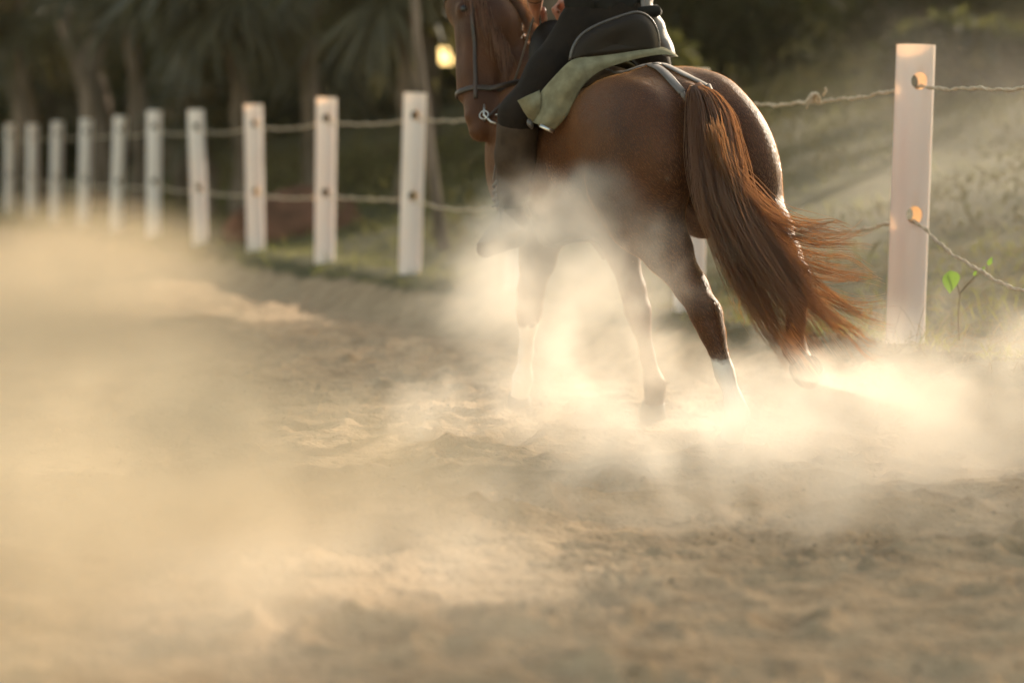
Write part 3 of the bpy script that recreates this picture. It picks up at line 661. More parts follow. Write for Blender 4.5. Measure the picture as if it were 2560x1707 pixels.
for c in (Lh, Rh, Lf, Rf): s.chain(c, .035)
for c, b in ((Lh, -1), (Rh, -1)):
    h = Vector(c[4][:3]); s.cap(tuple(h+Vector((-.035, 0, .045))), tuple(h+Vector((.0, 0, -.07))), .024, .026, .025)        # point of hock
    g = Vector(c[6][:3]); s.cap(tuple(Vector(c[5][:3])+Vector((-.03, 0, -.02))), tuple(Vector(c[8][:3])+Vector((-.02, 0, .02))), .016, .018, .02)  # tendon
    s.cap((c[0][0]-.13, c[0][1]*.95, 1.0), (c[2][0]-.04, c[2][1], c[2][2]+.03), .10, .05, .07)                           # hamstring
for c in (Lf, Rf):
    s.cap(tuple(Vector(c[4][:3])+Vector((-.022, 0, .015))), tuple(Vector(c[4][:3])+Vector((-.024, 0, -.03))), .020, .018, .02)
    s.cap(tuple(Vector(c[5][:3])+Vector((-.026, 0, -.0))), tuple(Vector(c[8][:3])+Vector((-.018, 0, .02))), .015, .017, .02)
s.carve((.02, 0, 1.08), (.11, .030, .19), .07)                           # cleft under the tail
V, Qh = s.surf(3)
Vn = V
white = np.zeros(len(V)); 
for c, lim in ((Lf, .37), (Lh, .33)):
    A = np.array([q[:3] for q in c[4:]]); dmin = np.min(np.linalg.norm(V[:, None]-A[None], axis=2), axis=1)
    white = np.maximum(white, (dmin < .13)*np.clip((lim+.05-V[:, 2])/.1, 0, 1)*1.0)
body = mesh('body', V, Qh, M['coat'], horse, attrs={'white': white})
for c, fl in ((Lh, 1), (Rh, 1), (Lf, 1), (Rf, 1)):
    t = Vector(c[-1][:3]); d = (t-Vector(c[-2][:3])).normalized(); lat = Vector((0, 1, 0)); fr_ = lat.cross(Vector((0, 0, 1)))
    tilt = -.9 if c is Rh else (.0)
    R_ = Matrix.Rotation(tilt, 3, 'Y'); V_ = []; F_ = []; m = 18
    for j, (zz, r, sx) in enumerate(((.035, .040, 0), (.02, .052, 0), (-.045, .064, .012), (-.052, .060, .012), (-.05, .03, .012))):
        for k in range(m):
            a = 2*math.pi*k/m; V_.append(t+R_@Vector((sx+r*math.cos(a)*1.08, r*.92*math.sin(a), zz)))
    for j in range(4):
        for k in range(m): F_.append((j*m+k, j*m+(k+1) % m, (j+1)*m+(k+1) % m, (j+1)*m+k))
    F_.append(tuple(4*m+k for k in range(m-1, -1, -1))); mesh('hoof', V_, F_, M['hoof'], horse)
for sg in (1, -1):
    mb = MB(); c = Vector(H(.27, .045, sg*.092)); V_ = []; F_ = []
    for j in range(9):
        for k in range(14): a = math.pi*j/8; b = 2*math.pi*k/14; V_.append(c+Vector((math.sin(a)*math.cos(b), math.sin(a)*math.sin(b), math.cos(a)))*.022)
    for j in range(8):
        for k in range(14): F_.append((j*14+k, (j+1)*14+k, (j+1)*14+(k+1) % 14, j*14+(k+1) % 14))
    mesh('eye', V_, F_, M['eye'], horse)
def strands(paths, r0, taper=.75):
    """paths: list of (n,3) arrays -> three-sided tapering hairs"""
    Vs = []; Qs = []; off = 0
    for p, r in zip(paths, r0):
        m = len(p); T = np.gradient(p, axis=0); T /= np.linalg.norm(T, axis=1, keepdims=True)+1e-9
        a = np.cross(T, [.3, .9, .2]); a /= np.linalg.norm(a, axis=1, keepdims=True)+1e-9; b = np.cross(T, a)
        rr = r*(1-taper*np.linspace(0, 1, m)**2)[:, None]
        V = np.stack([p+(a*math.cos(q)+b*math.sin(q))*rr for q in (0, 2.094, 4.189)], 1).reshape(-1, 3)
        k = np.arange(m-1)*3
        for i in range(3): Qs.append(np.stack([k+i, k+(i+1) % 3, k+3+(i+1) % 3, k+3+i], 1)+off)
        Vs.append(V); off += len(V)
    return np.concatenate(Vs), np.concatenate(Qs)
# tail: (px, py, half width px, depth Y)
TG = spline([(1742, 214, 10, 9.20), (1760, 236, 26, 9.17), (1778, 290, 40, 9.13), (1786, 360, 47, 9.08), (1797, 430, 51, 9.04), (1814, 510, 57, 9.0), (1850, 595, 66, 8.97), (1903, 690, 80, 8.93), (1968, 790, 92, 8.9), (2025, 870, 90, 8.88), (2080, 950, 92, 8.86)], 60)
paths = []; rad = []
locks = 74
for L_ in range(locks):
    u0 = rng.uniform(-1, 1); d0 = rng.uniform(-1, 1)*math.sqrt(max(0, 1-u0*u0)); te = rng.uniform(.62, 1.0)
    flare = max(0, rng.normal(0, .10))*(u0+.6); wob = rng.uniform(0, 6.3)
    for j in range(28):
        du, dd_ = rng.normal(0, .30, 2); t1 = te*rng.uniform(.78, 1.03); fz = rng.normal(0, .035)
        t = np.linspace(0.0 if j % 3 else rng.uniform(0, .2), 1, 22)*min(t1, 1.0); g = TG[np.minimum((t*59).astype(int), 59)]
        fr2 = (t*59) % 1; g2 = TG[np.minimum((t*59).astype(int)+1, 59)]; g = g*(1-fr2[:, None])+g2*fr2[:, None]
        spread = .95-.80*np.clip((t-.4)/.5, 0, 1)                     # locks draw together towards their tips
        u = u0*(.92+.12*np.sin(t*7+wob))+du*spread*(1-.35*t)+flare*np.clip(t-.5, 0, 1)*2.5+fz*t*3+.05*np.sin(t*16+wob+j); w_ = d0+dd_*spread
        x = g[:, 0]+g[:, 2]*u*1.0-0; y = g[:, 1]-g[:, 2]*u*.35*np.clip(t*2-.3, 0, 1); Y = g[:, 3]+w_*.085*np.clip(g[:, 2]/70, .15, 1)
        paths.append(np.array([P(a, b, c) for a, b, c in zip(x, y, Y)])); rad.append(rng.uniform(.0006, .0016))
# locks blown out to the right: each a curve of the photo, split into fine ends
W_ = [[(1850, 455), (1920, 525), (2000, 560), (2080, 578), (2150, 582)], [(1850, 470), (1925, 540), (2010, 575), (2100, 590), (2190, 580)], [(1860, 520), (1940, 580), (2030, 610), (2120, 615), (2200, 622)],
      [(1870, 540), (1960, 600), (2050, 632), (2130, 640), (2200, 690)], [(1880, 560), (1970, 635), (2060, 672), (2150, 690), (2205, 695)], [(1880, 580), (1990, 668), (2090, 695), (2160, 688), (2215, 700)],
      [(1890, 600), (1985, 690), (2080, 740), (2160, 760), (2240, 745)], [(1890, 560), (1990, 660), (2090, 745), (2170, 800), (2255, 822)], [(1900, 620), (2000, 710), (2110, 770), (2180, 790), (2230, 810)],
      [(1880, 590), (1980, 700), (2080, 790), (2150, 830), (2195, 870)], [(1920, 640), (2020, 740), (2100, 800), (2160, 850), (2205, 868)], [(1930, 660), (2020, 760), (2110, 830), (2170, 890), (2215, 915)],
      [(1850, 480), (1930, 560), (2030, 600), (2110, 600), (2170, 560)], [(1860, 500), (1950, 600), (2040, 655), (2110, 665), (2165, 655)], [(1900, 610), (1990, 720), (2060, 790), (2110, 850), (2150, 930)],
      [(1880, 520), (1970, 590), (2050, 598), (2120, 590), (2260, 560)], [(1870, 640), (1905, 760), (1950, 850), (1990, 880), (2010, 905)], [(1845, 640), (1850, 700), (1842, 760), (1855, 800), (1850, 820)],
      [(1900, 700), (1940, 800), (1990, 870), (2030, 920), (2050, 950)], [(1880, 470), (1960, 545), (2040, 560), (2090, 556), (2140, 575)]]
for wi, w in enumerate(W_):
    Y0 = 9.0+rng.uniform(-.05, .05); pre = [(1790, 330), (1812, 410)] if w[0][1] < 620 else [(1800, 400), (1835, 520)]
    if wi == 17: pre = [(1835, 560), (1842, 600)]
    base = spline(np.array([(a, b, Y0) for a, b in pre+w]), 34); cnt = 26 if wi not in (17, 15) else 3
    for j in range(cnt):
        t = np.linspace(0, 1, 34); e = rng.uniform(.66, 1.0)**.7; kk_ = max(8, int(34*e)); a, b = rng.normal(0, 1, 2); c = rng.normal(0, 1)
        off = 16*a*(1-t)**.7+5*a*np.sin(t*6+c)*t+rng.normal(0, 9)*t**2+3*np.sin(t*14+c*3)*t; offx = 12*b*(1-t)+6*rng.normal()*t*t
        q = np.stack([base[:, 0]+offx, base[:, 1]+off, base[:, 2]+.025*c*(1-.5*t)], 1)[:kk_]
        paths.append(np.array([P(*r) for r in q])); rad.append(rng.uniform(.0009, .0017))
# short fuzzy hair on the dock
for j in range(900):
    t = rng.random()*.42; g = TG[int(t*59)]; u = rng.uniform(.2, 1.05); p0 = P(g[0]+g[2]*u*.95, g[1]+2, g[3]+rng.uniform(-.06, .06))
    d = np.array([rng.uniform(.1, .7), rng.uniform(-.6, .3), -1.]); d /= np.linalg.norm(d); L_ = rng.uniform(.02, .06)
    tt = np.linspace(0, 1, 6)[:, None]; paths.append(p0+d*L_*tt+np.array([0, 0, -.012])*tt**2); rad.append(.0007)
V, Qd = strands(paths, rad); MI = np.array(HI); V = V@MI[:3, :3].T+MI[:3, 3]
tail = mesh('tail', V, Qd, M['tail'], horse)
dk = [toL(1742, 214, 9.22), toL(1768, 250, 9.19), toL(1782, 320, 9.14), toL(1790, 400, 9.08), toL(1798, 470, 9.04)]
mb = MB(); mb.tube(dk, [.020, .036, .042, .036, .015], 12); mb.build('dock', M['tail'], tail)
# short coat hair: fine fuzz over the haunches (catches the low sun)
ev = Vn; tri = Qh
ctr = ev[tri].mean(1); e1 = ev[tri[:, 2]]-ev[tri[:, 0]]; e2 = ev[tri[:, 3]]-ev[tri[:, 1]]; nrm = np.cross(e1, e2); ar = np.linalg.norm(nrm, axis=1); nrm /= ar[:, None]+1e-12
sel = np.where((ctr[:, 0] < .75) & (ctr[:, 2] > .35))[0]; pr = ar[sel]/ar[sel].sum(); nf_ = 60000
pick = rng.choice(sel, nf_, p=pr); a, b = rng.random((2, nf_, 1)); q = ev[tri[pick]]
p = q[:, 0]*(1-a)*(1-b)+q[:, 1]*a*(1-b)+q[:, 2]*a*b+q[:, 3]*(1-a)*b; nn = nrm[pick]
flow = np.array([-1.0, 0, -.75])+.15*rng.normal(size=(nf_, 3)); flow = flow-nn*(flow*nn).sum(1, keepdims=True); flow /= np.linalg.norm(flow, axis=1, keepdims=True)+1e-6
dr = flow+nn*.30; dr /= np.linalg.norm(dr, axis=1, keepdims=True)
V, Qd = blades(2, p-nn*.001, dr, nn+.4*runit(nf_), rng.uniform(.010, .020, nf_), np.full(nf_, .0013), np.full(nf_, .05))
mesh('coat_fuzz', V, Qd, M['fur'], horse)
# mane
paths = []; rad = []
for j in range(700):
    t = rng.random(); c = Vector((1.36, 0, 1.49)).lerp(Vector((1.54, .07, 1.80)), t)+Vector((-.02-.10*math.sin(math.pi*t)*0, 0, 0))
    c = Vector((1.34, 0, 1.50)).lerp(Vector((1.50, .10, 1.93)), t)-Vector((.045*math.sin(math.pi*t), 0, 0))
    sgn = 1 if rng.random() < .35 else -1; tt = np.linspace(0, 1, 10)
    L_ = rng.uniform(.12, .24); q = np.array(c)+np.stack([-.04*tt-.05*tt**2, sgn*(.02+.10*np.sqrt(tt)*rng.uniform(.6, 1.2)), .03*tt-L_*tt**1.6+.015*np.sin(tt*8+j)], 1); paths.append(q); rad.append(.0012)
V, Qd = strands(paths, rad); mesh('mane', V, Qd, M['tail'], horse)

from mathutils.bvhtree import BVHTree
BV = BVHTree.FromPolygons([tuple(map(float, v)) for v in Vn], [tuple(map(int, q)) for q in Qh])
CL = HI @ Vector((0, 0, CAM_H))
def onbody(x, y, off=.0):
    """a place on the horse's hide, picked at a point of the photo; returns local place and normal"""
    d = (toL(x, y, 9.5)-CL).normalized(); h = BV.ray_cast(CL, d)
    if h[0] is None: h = BV.find_nearest(toL(x, y, 9.5))
    return h[0]+h[1]*off, h[1]
def around(fx, ang, off, zc=1.08):
    """on the hide round the barrel: ang 0 = spine, positive = left"""
    d = Vector((0, math.sin(ang), math.cos(ang))); h = BV.ray_cast(Vector((fx, 0, zc))+d*.47, -d)
    p = h[0] if h[0] is not None else Vector((fx, 0, zc))+d*.3
    return p+d*off, d
# ------------------------------------------------------------------ saddle pad
def drape(name, f_left, f_top, f_right, front, zl, zr, off, thick, m, parent, lift=0.0, na=48, nf=22, wav=.006):
    """cloth over the back: rear edge runs from f_left (left hem) over f_top (spine) to f_right"""
    V = []; Fs = []
    for j in range(na+1):
        u = -1+2*j/na; a = u*1.02; fr_e = f_top+(f_left-f_top)*max(u, 0)**1.3+(f_right-f_top)*max(-u, 0)**1.3
        for i in range(nf+1):
            t = i/nf; fx = fr_e+(front-fr_e)*t; p, d = around(fx, a, 0)
            o_ = off+lift*math.exp(-(u/.45)**2)*(1-t)+wav*math.sin(j*.9+i*.35)*(.3+abs(u))+.02*max(abs(u)-.7, 0)
            V.append(p+d*o_)
    n = len(V)
    V += [v-(Vector((0, v.y, v.z-1.08)).normalized())*thick for v in V]
    w = nf+1
    for j in range(na):
        for i in range(nf):
            a, b, c, d = j*w+i, j*w+i+1, (j+1)*w+i+1, (j+1)*w+i; Fs += [(a, b, c, d), (n+d, n+c, n+b, n+a)]
    rim = [i for i in range(w)]+[j*w+nf for j in range(1, na+1)]+[na*w+i for i in range(nf-1, -1, -1)]+[j*w for j in range(na-1, 0, -1)]
    for k in range(len(rim)): a, b = rim[k], rim[(k+1) % len(rim)]; Fs.append((b, a, n+a, n+b))
    return mesh(name, V, Fs, m, parent)
pr_ = empty('saddle_pad', None, HM @ Matrix.Translation((.9, 0, 1.4))); PI_ = Matrix.Translation((-.9, 0, -1.4))
tag(pr_, 'olive green saddle cloth hanging from under the saddle, its rear corner folded over', 'saddle pad')
def reparent(o, r, T):
    o.data.transform(T); o.parent = r; return o
cl = reparent(drape('cloth', .78, .66, .68, 1.12, 0, 0, .030, .008, M['pad'], None, lift=.03), pr_, PI_)
reparent(drape('fleece_lining', .63, .56, .58, 1.13, 0, 0, .014, .012, M['liner'], None, lift=.0, wav=.003), pr_, PI_)
# the olive corner hanging loose behind the rider's leg, with its turned-up tip
def patch(rows, thick, name, m, root, T, nsub=6, yoff=0):
    """a bulging cloth patch through rows of (px, py, Y)"""
    R_ = np.array([spline(r, 14) for r in rows]); R_ = np.array([spline(R_[:, k], nsub*(len(rows)-1)+1) for k in range(14)])
    nu, nv = R_.shape[:2]; V = [toL(*map(float, R_[i, j])) for i in range(nu) for j in range(nv)]; n = len(V)
    V += [v+f_in*thick for v in V]; Fs = []
    for i in range(nu-1):
        for j in range(nv-1): a, b, c, d = i*nv+j, i*nv+j+1, (i+1)*nv+j+1, (i+1)*nv+j; Fs += [(a, b, c, d), (n+d, n+c, n+b, n+a)]
    rim = list(range(nv))+[i*nv+nv-1 for i in range(1, nu)]+[(nu-1)*nv+j for j in range(nv-2, -1, -1)]+[i*nv for i in range(nu-2, 0, -1)]
    for k in range(len(rim)): a, b = rim[k], rim[(k+1) % len(rim)]; Fs.append((b, a, n+a, n+b))
    o = mesh(name, V, Fs, m, None); o.data.transform(T); o.parent = root; return o
f_in = Vector((1, -.3, 0)).normalized()
def bodyY(x, y): p, n = onbody(x, y); return (HM @ p).y
patch([[(1694, 139, 9.80), (1695, 141, 9.79), (1696, 143, 9.78)], [(1655, 118, 9.80), (1655, 127, 9.77), (1655, 137, 9.76)], [(1600, 124, 9.75), (1600, 134, 9.72), (1600, 146, 9.72)], [(1540, 133, 9.71), (1540, 148, 9.68), (1543, 162, 9.68)], [(1482, 141, 9.67), (1490, 160, 9.64), (1502, 178, 9.66)],
       [(1430, 151, 9.63), (1452, 178, 9.59), (1472, 200, 9.62)], [(1386, 192, 9.66), (1420, 214, 9.59), (1448, 230, 9.61)], [(1349, 236, 9.70), (1388, 256, 9.62), (1430, 270, 9.62)], [(1334, 270, 9.74), (1370, 288, 9.62), (1412, 298, 9.63)], [(1322, 303, 9.75), (1352, 314, 9.64), (1386, 326, 9.65)]],
      .007, 'rear_flap', M['pad'], pr_, PI_, 5)
patch([[(1294, 252, 9.70), (1310, 280, 9.70), (1326, 304, 9.72)], [(1318, 240, 9.67), (1330, 268, 9.66), (1338, 300, 9.70)], [(1350, 226, 9.70), (1352, 250, 9.67), (1350, 292, 9.69)]], .006, 'folded_corner', M['pad'], pr_, PI_)
# ------------------------------------------------------------------ saddle
sr = empty('saddle', None, HM @ Matrix.Translation((.9, 0, 1.5))); SI = Matrix.Translation((-.9, 0, -1.5))
tag(sr, 'dark brown leather saddle with a high rounded cantle edged in pale piping', 'saddle')
CO = [(1424, 152), (1431, 122), (1446, 96), (1470, 76), (1500, 61), (1534, 48), (1565, 38), (1588, 33), (1610, 38), (1629, 54), (1641, 78), (1646, 104), (1646, 128)]
oc = spline([(a, b) for a, b in CO], 44)
cY = lambda x: 9.80-(1646-x)/218*.15
cb = [toL(x, y, cY(x)) for x, y in oc]
V = []; Fs = []; n = len(cb); cen = toL(1536, 112, cY(1536))
rings = []
for (k, dx, bul) in ((1.0, 0, 0), (.96, -.012, 0), (.75, -.022, 0), (.4, -.018, 0), (.02, -.012, 0)): rings.append([cen+(p-cen)*k+Vector((dx, 0, 0)) for p in cb])
fr2 = [[cen+(p-cen)*k+Vector((dx, 0, 0)) for p in cb] for (k, dx) in ((1.0, .012), (.93, .035), (.6, .055))]
L_ = rings[::-1]+fr2
for r in L_: V += r
for j in range(len(L_)-1):
    for i in range(n): a = j*n+i; b = j*n+(i+1) % n; Fs.append((a, b, b+n, a+n))
Fs.append(tuple((len(L_)-1)*n+i for i in range(n)))
o = mesh('cantle', V, Fs, M['leather'], None); o.data.transform(SI); o.parent = sr
mb = MB(); mb.tube([p+Vector((-.004, 0, .002)) for p in cb], .0062, 8); pp = mb.build('piping', M['piping']); pp.data.transform(SI); pp.parent = sr
# seat, pommel, skirts
V = []; Fs = []; na = 22; nf = 16
for i in range(nf+1):
    t = i/nf; fx = .66+.42*t; rise = .05+.01*(1-t)**3+.10*max(t-.72, 0)*3.2
    for j in range(na+1):
        u = -1+2*j/na; p, d = around(fx, u*(.66-.22*t), 0); w = max(0, 1-(abs(u)/.75)**2.5); V.append(p+d*(.045+rise*w))
n = len(V); V += [v-Vector((0, v.y*.4, v.z-1.1)).normalized()*.03 for v in V]; w = na+1
for i in range(nf):
    for j in range(na): a, b, c, d = i*w+j, (i+1)*w+j, (i+1)*w+j+1, i*w+j+1; Fs += [(a, d, c, b), (n+a, n+b, n+c, n+d)]
rim = list(range(w))+[i*w+na for i in range(1, nf+1)]+[nf*w+j for j in range(na-1, -1, -1)]+[i*w for i in range(nf-1, 0, -1)]
for k in range(len(rim)): a, b = rim[k], rim[(k+1) % len(rim)]; Fs.append((a, b, n+b, n+a))
o = mesh('seat', V, Fs, M['leather']); o.data.transform(SI); o.parent = sr
for sg in (1, -1):
    V = []; Fs = []
    for i in range(13):
        for j in range(13):
            t = i/12; v = j/12; fx = .82+.14*t+.03*math.sin(v*3); p, d = around(fx, sg*(.62+.66*v*(1-.15*(2*t-1)**2)), 0); V.append(p+d*(.052+.004*math.sin(i)))
    n = len(V); V += [v-Vector((0, v.y, v.z-1.08)).normalized()*.006 for v in V]
    for i in range(12):
        for j in range(12): a, b, c, d = i*13+j, (i+1)*13+j, (i+1)*13+j+1, i*13+j+1; Fs += [(a, b, c, d), (n+d, n+c, n+b, n+a)]
    rim = list(range(13))+[i*13+12 for i in range(1, 13)]+[156+j for j in range(11, -1, -1)]+[i*13 for i in range(11, 0, -1)]
    for k in range(len(rim)): a, b = rim[k], rim[(k+1) % len(rim)]; Fs.append((b, a, n+a, n+b))
    o = mesh('flap', V, Fs, M['leather']); o.data.transform(SI); o.parent = sr
pts = [around(1.02, a, .022) for a in np.linspace(-1.5, -math.pi*2+1.5, 40)]
mb = MB(); mb.strap([p for p, d in pts], [d for p, d in pts], .075, .008); o = mb.build('girth', M['strap']); o.data.transform(SI); o.parent = sr
# buckle, strap end and ring hanging under the flap corner
def world_tube(pl_, r, name, m, root, T, n=8):
    mb = MB(); mb.tube([toL(*p) for p in pl_], r, n); o = mb.build(name, m); o.data.transform(T); o.parent = root; return o
world_tube([(1322, 300, 9.68), (1324, 308, 9.67), (1328, 316, 9.67), (1330, 322, 9.68)], [.008, .013, .011, .004], 'strap_keeper', M['piping'], sr, SI)
mb = MB(); mb.strap([toL(1350, 314, 9.63), toL(1366, 322, 9.62), toL(1384, 330, 9.62)], (HI.to_3x3() @ Vector((0, -1, .2))), .016, .004); o = mb.build('buckle', M['metal']); o.data.transform(SI); o.parent = sr
# crupper: one broad strap along the spine that forks round the dock
cr_pts = {'l': [(1556, 160), (1600, 160), (1640, 170), (1664, 188), (1686, 212), (1706, 234)], 'r': [(1632, 158), (1655, 163), (1685, 177), (1715, 192), (1745, 207), (1770, 220)]}
nose_ = None
for k in 'lr':
    q = [onbody(x, y, .006) for x, y in [tuple(v) for v in spline(cr_pts[k], 14)]]
    mb = MB(); mb.strap([p for p, d in q], [d for p, d in q], [.046-.0010*i for i in range(14)], .0035); o = mb.build('crupper_fork', M['strap']); o.data.transform(SI); o.parent = sr
q = [around(f, .02, .008) for f in np.linspace(.62, .40, 10)]
mb = MB(); mb.strap([p for p, d in q], [d for p, d in q], .045, .005); o = mb.build('crupper_strap', M['strap']); o.data.transform(SI); o.parent = sr
cr_ = toL(1742, 232, 9.2)
mb = MB(); mb.tube([onbody(1706, 234, .008)[0], toL(1712, 250, 9.22), toL(1722, 272, 9.30), toL(1752, 280, 9.33), toL(1782, 262, 9.30), toL(1780, 238, 9.23), onbody(1770, 220, .008)[0]], .011, 8)
o = mb.build('dock_loop', M['strap']); o.data.transform(SI); o.parent = sr
# ------------------------------------------------------------------ rider
def sv(x, y, l):
    """local place at side distance l from the horse's middle that shows at a point of the photo"""
    d = toL(x, y, 9.5)-CL; t = (l-CL.y)/d.y; return CL+d*t
RS = -.10; hipL = Vector((.80, .115+RS, 1.59)); kneeL = sv(1296, 288, .335); ankL = sv(1276, 548, .37); heelL = sv(1296, 580, .375); toeL = sv(1212, 622, .47)
hipR = Vector((.80, -.115+RS, 1.59)); mir = lambda p: Vector((p.x, -p.y, p.z)); kneeR, ankR, heelR, toeR = map(mir, (kneeL, ankL, heelL, toeL))
pel = Vector((.80, RS, 1.62)); che = Vector((.84, RS, 2.00)); nk = Vector((.85, RS, 2.17)); hdc = Vector((.88, .02+RS, 2.33))
shL = Vector((.83, .18+RS, 2.10)); shR = Vector((.83, -.18+RS, 2.10)); handL = sv(1340, 34, .045); handR = Vector((handL.x+.01, handL.y-.16, handL.z))
elL = (shL+handL)/2+Vector((-.10, .10, -.06)); elR = (shR+handR)/2+Vector((-.10, -.10, -.06))
pr2 = empty('person', None, HM @ Matrix.Translation((.86, 0, 1.5))); QI = Matrix.Translation((-.86, 0, -1.5))
tag(pr2, 'rider in black sitting on the horse, seen from behind, leg hanging down its side', 'person')
def bake(s_, name, m, smooth=2):
    V, Qd = s_.surf(smooth); o = mesh(name, V, Qd, m); o.data.transform(QI); o.parent = pr2; return o
B0, B1 = (.45, -.60, .55), (1.55, .62, 2.50)
t_ = lambda v: tuple(v)
s = SDF(B0, B1, .011)
s.ell((.80, RS, 1.64), (.11, .15, .12), .05).cap(t_(pel), t_(che), .11, .12, .06, ((1, 0, 0), .75)).ell((.84, RS, 2.03), (.10, .165, .13), .05).cap(t_(nk), t_(hdc), .052, .05, .03)
s.ell(t_(hdc+Vector((.005, 0, .02))), (.098, .075, .115), .03).cap(t_(hdc+Vector((.07, 0, -.06))), t_(hdc+Vector((.05, 0, -.08))), .035, .03, .03)
s.cap(t_(hdc+Vector((.098, 0, .01))), t_(hdc+Vector((.115, 0, -.02))), .010, .013, .012)
for sg in (1, -1): s.ell(t_(hdc+Vector((.0, sg*.078, 0))), (.02, .010, .03), .01).ell(t_(hdc+Vector((.09, sg*.03, .02))), (.01, .015, .010), .01)
s.cap(t_(hdc+Vector((.098, -.02, -.05))), t_(hdc+Vector((.098, .02, -.05))), .009, .009, .01)
for hp, kn, an, he, to in ((hipL, kneeL, ankL, heelL, toeL), (hipR, kneeR, ankR, heelR, toeR)):
    s.chain([(*hp, .095), (*kn, .055)], .05).chain([(*kn, .055), (*(kn.lerp(an, .3)), .056), (*an, .036)], .04).chain([(*he, .034), (*to, .028)], .03).cap(t_(an), t_(he), .036, .034, .03)
for sh, el, ha in ((shL, elL, handL), (shR, elR, handR)):
    s.chain([(*sh, .055), (*el, .042)], .05).chain([(*el, .042), (*(el.lerp(ha, .35)), .042), (*(el.lerp(ha, .86)), .026)], .03)
    # hand: palm, four curled fingers of different length, thumb over the rein
    fd = (ha-el).normalized(); sd2 = fd.cross(Vector((0, 0, 1))).normalized(); up = sd2.cross(fd).normalized(); side = 1 if ha is handL else -1
    s.cap(t_(ha-fd*.035+up*.012), t_(ha+fd*.02+up*.016), .020, .020, .015, (t_(sd2), .75)).cap(t_(ha-fd*.03-up*.018), t_(ha+fd*.018-up*.016), .019, .018, .015, (t_(sd2), .75))
    ins = -sd2*side if (-sd2*side).y*side < 0 else sd2*side
    for q, (ln, u_) in enumerate(((.95, .030), (1.05, .010), (1.0, -.010), (.82, -.028))):
        b = ha+fd*.030+up*u_; k1 = b+fd*.026*ln+ins*.012; k2 = k1+ins*.026*ln-fd*.014; k3 = k2-fd*.022*ln+ins*.002
        s.chain([(*b, .0105), (*k1, .010), (*k2, .0092), (*k3, .0082)], .006)
    s.chain([(*(ha-fd*.015+up*.026+ins*.006), .012), (*(ha+fd*.012+up*.040+ins*.014), .0115), (*(ha+fd*.034+up*.036+ins*.020), .009)], .010)
bake(s, 'body', M['skin'], 1)
s = SDF(B0, B1, .011)
s.ell((.80, RS, 1.645), (.135, .17, .12), .05).ell((.77, .08+RS, 1.60), (.11, .095, .10), .04).ell((.77, -.08+RS, 1.60), (.11, .095, .10), .04).cap(t_(pel), (.81, RS, 1.76), .13, .125, .05)
for hp, kn, an in ((hipL, kneeL, ankL), (hipR, kneeR, ankR)):
    o_ = Vector((0, .02 if hp is hipL else -.02, 0)); s.chain([(*hp, .110), (*(hp.lerp(kn, .5)), .092), (*kn, .074), (*(kn.lerp(an, .25)), .070)], .05)
bake(s, 'trousers', M['trouser'])
s = SDF(B0, B1, .011)
s.cap((.79, RS, 1.70), (.80, RS, 1.80), .160, .15, .05, ((1, 0, 0), .75)).cap((.80, RS, 1.76), t_(che), .15, .16, .06, ((1, 0, 0), .75)).ell((.84, RS, 2.04), (.125, .20, .135), .05).cap((.85, RS, 2.12), t_(nk), .075, .065, .03)
for sh, el, ha in ((shL, elL, handL), (shR, elR, handR)): s.chain([(*sh, .075), (*el, .058), (*(el.lerp(ha, .42)), .046)], .05)
for a in range(9): s.cap((.685+.02*math.sin(a*2), RS-.13+.03*a, 1.69+.02*math.sin(a*1.7)), (.69, RS-.12+.032*a, 1.78), .012, .006, .03)
bake(s, 'jacket', M['shirt'])
# tails of the jacket on the right: grey fold, silver lit edge put into its colour, dark roll
rt = [[(1612, -60, 9.92), (1640, -60, 9.95)], [(1614, 10, 9.90), (1634, 10, 9.93)], [(1622, 34, 9.90), (1646, 30, 9.93)], [(1634, 60, 9.90), (1656, 52, 9.93)], [(1650, 98, 9.90), (1674, 92, 9.94)], [(1668, 138, 9.90), (1690, 142, 9.94)]]
Vr = []; Fr = []
A = np.array([spline([r[0] for r in rt], 26), spline([r[1] for r in rt], 26)])
for i in range(26):
    for j in range(7):
        t = j/6; q = A[0, i]*(1-t)+A[1, i]*t; b = math.sin(math.pi*t)*.02+.004*math.sin(i*1.3+j)
        Vr.append(toL(q[0]+2*math.sin(i*.9), q[1], q[2]-b))
n = len(Vr); Vr += [v+Vector((.02, .01, 0)) for v in Vr]
for i in range(25):
    for j in range(6): a, b, c, d = i*7+j, i*7+j+1, (i+1)*7+j+1, (i+1)*7+j; Fr += [(a, b, c, d), (n+d, n+c, n+b, n+a)]
rim = list(range(7))+[i*7+6 for i in range(1, 26)]+[175+j for j in range(5, -1, -1)]+[i*7 for i in range(24, 0, -1)]
for k in range(len(rim)): a, b = rim[k], rim[(k+1) % len(rim)]; Fr.append((b, a, n+a, n+b))
o = mesh('jacket_tail', Vr, Fr, M['silver']); o.data.transform(QI); o.parent = pr2
mb = MB(); mb.tube([toL(1600, 30, 9.9), toL(1625, 29, 9.87), toL(1640, 28, 9.87), toL(1648, 31, 9.9)], [.02, .024, .026, .014], 12); o = mb.build('waist_roll', M['shirt']); o.data.transform(QI); o.parent = pr2
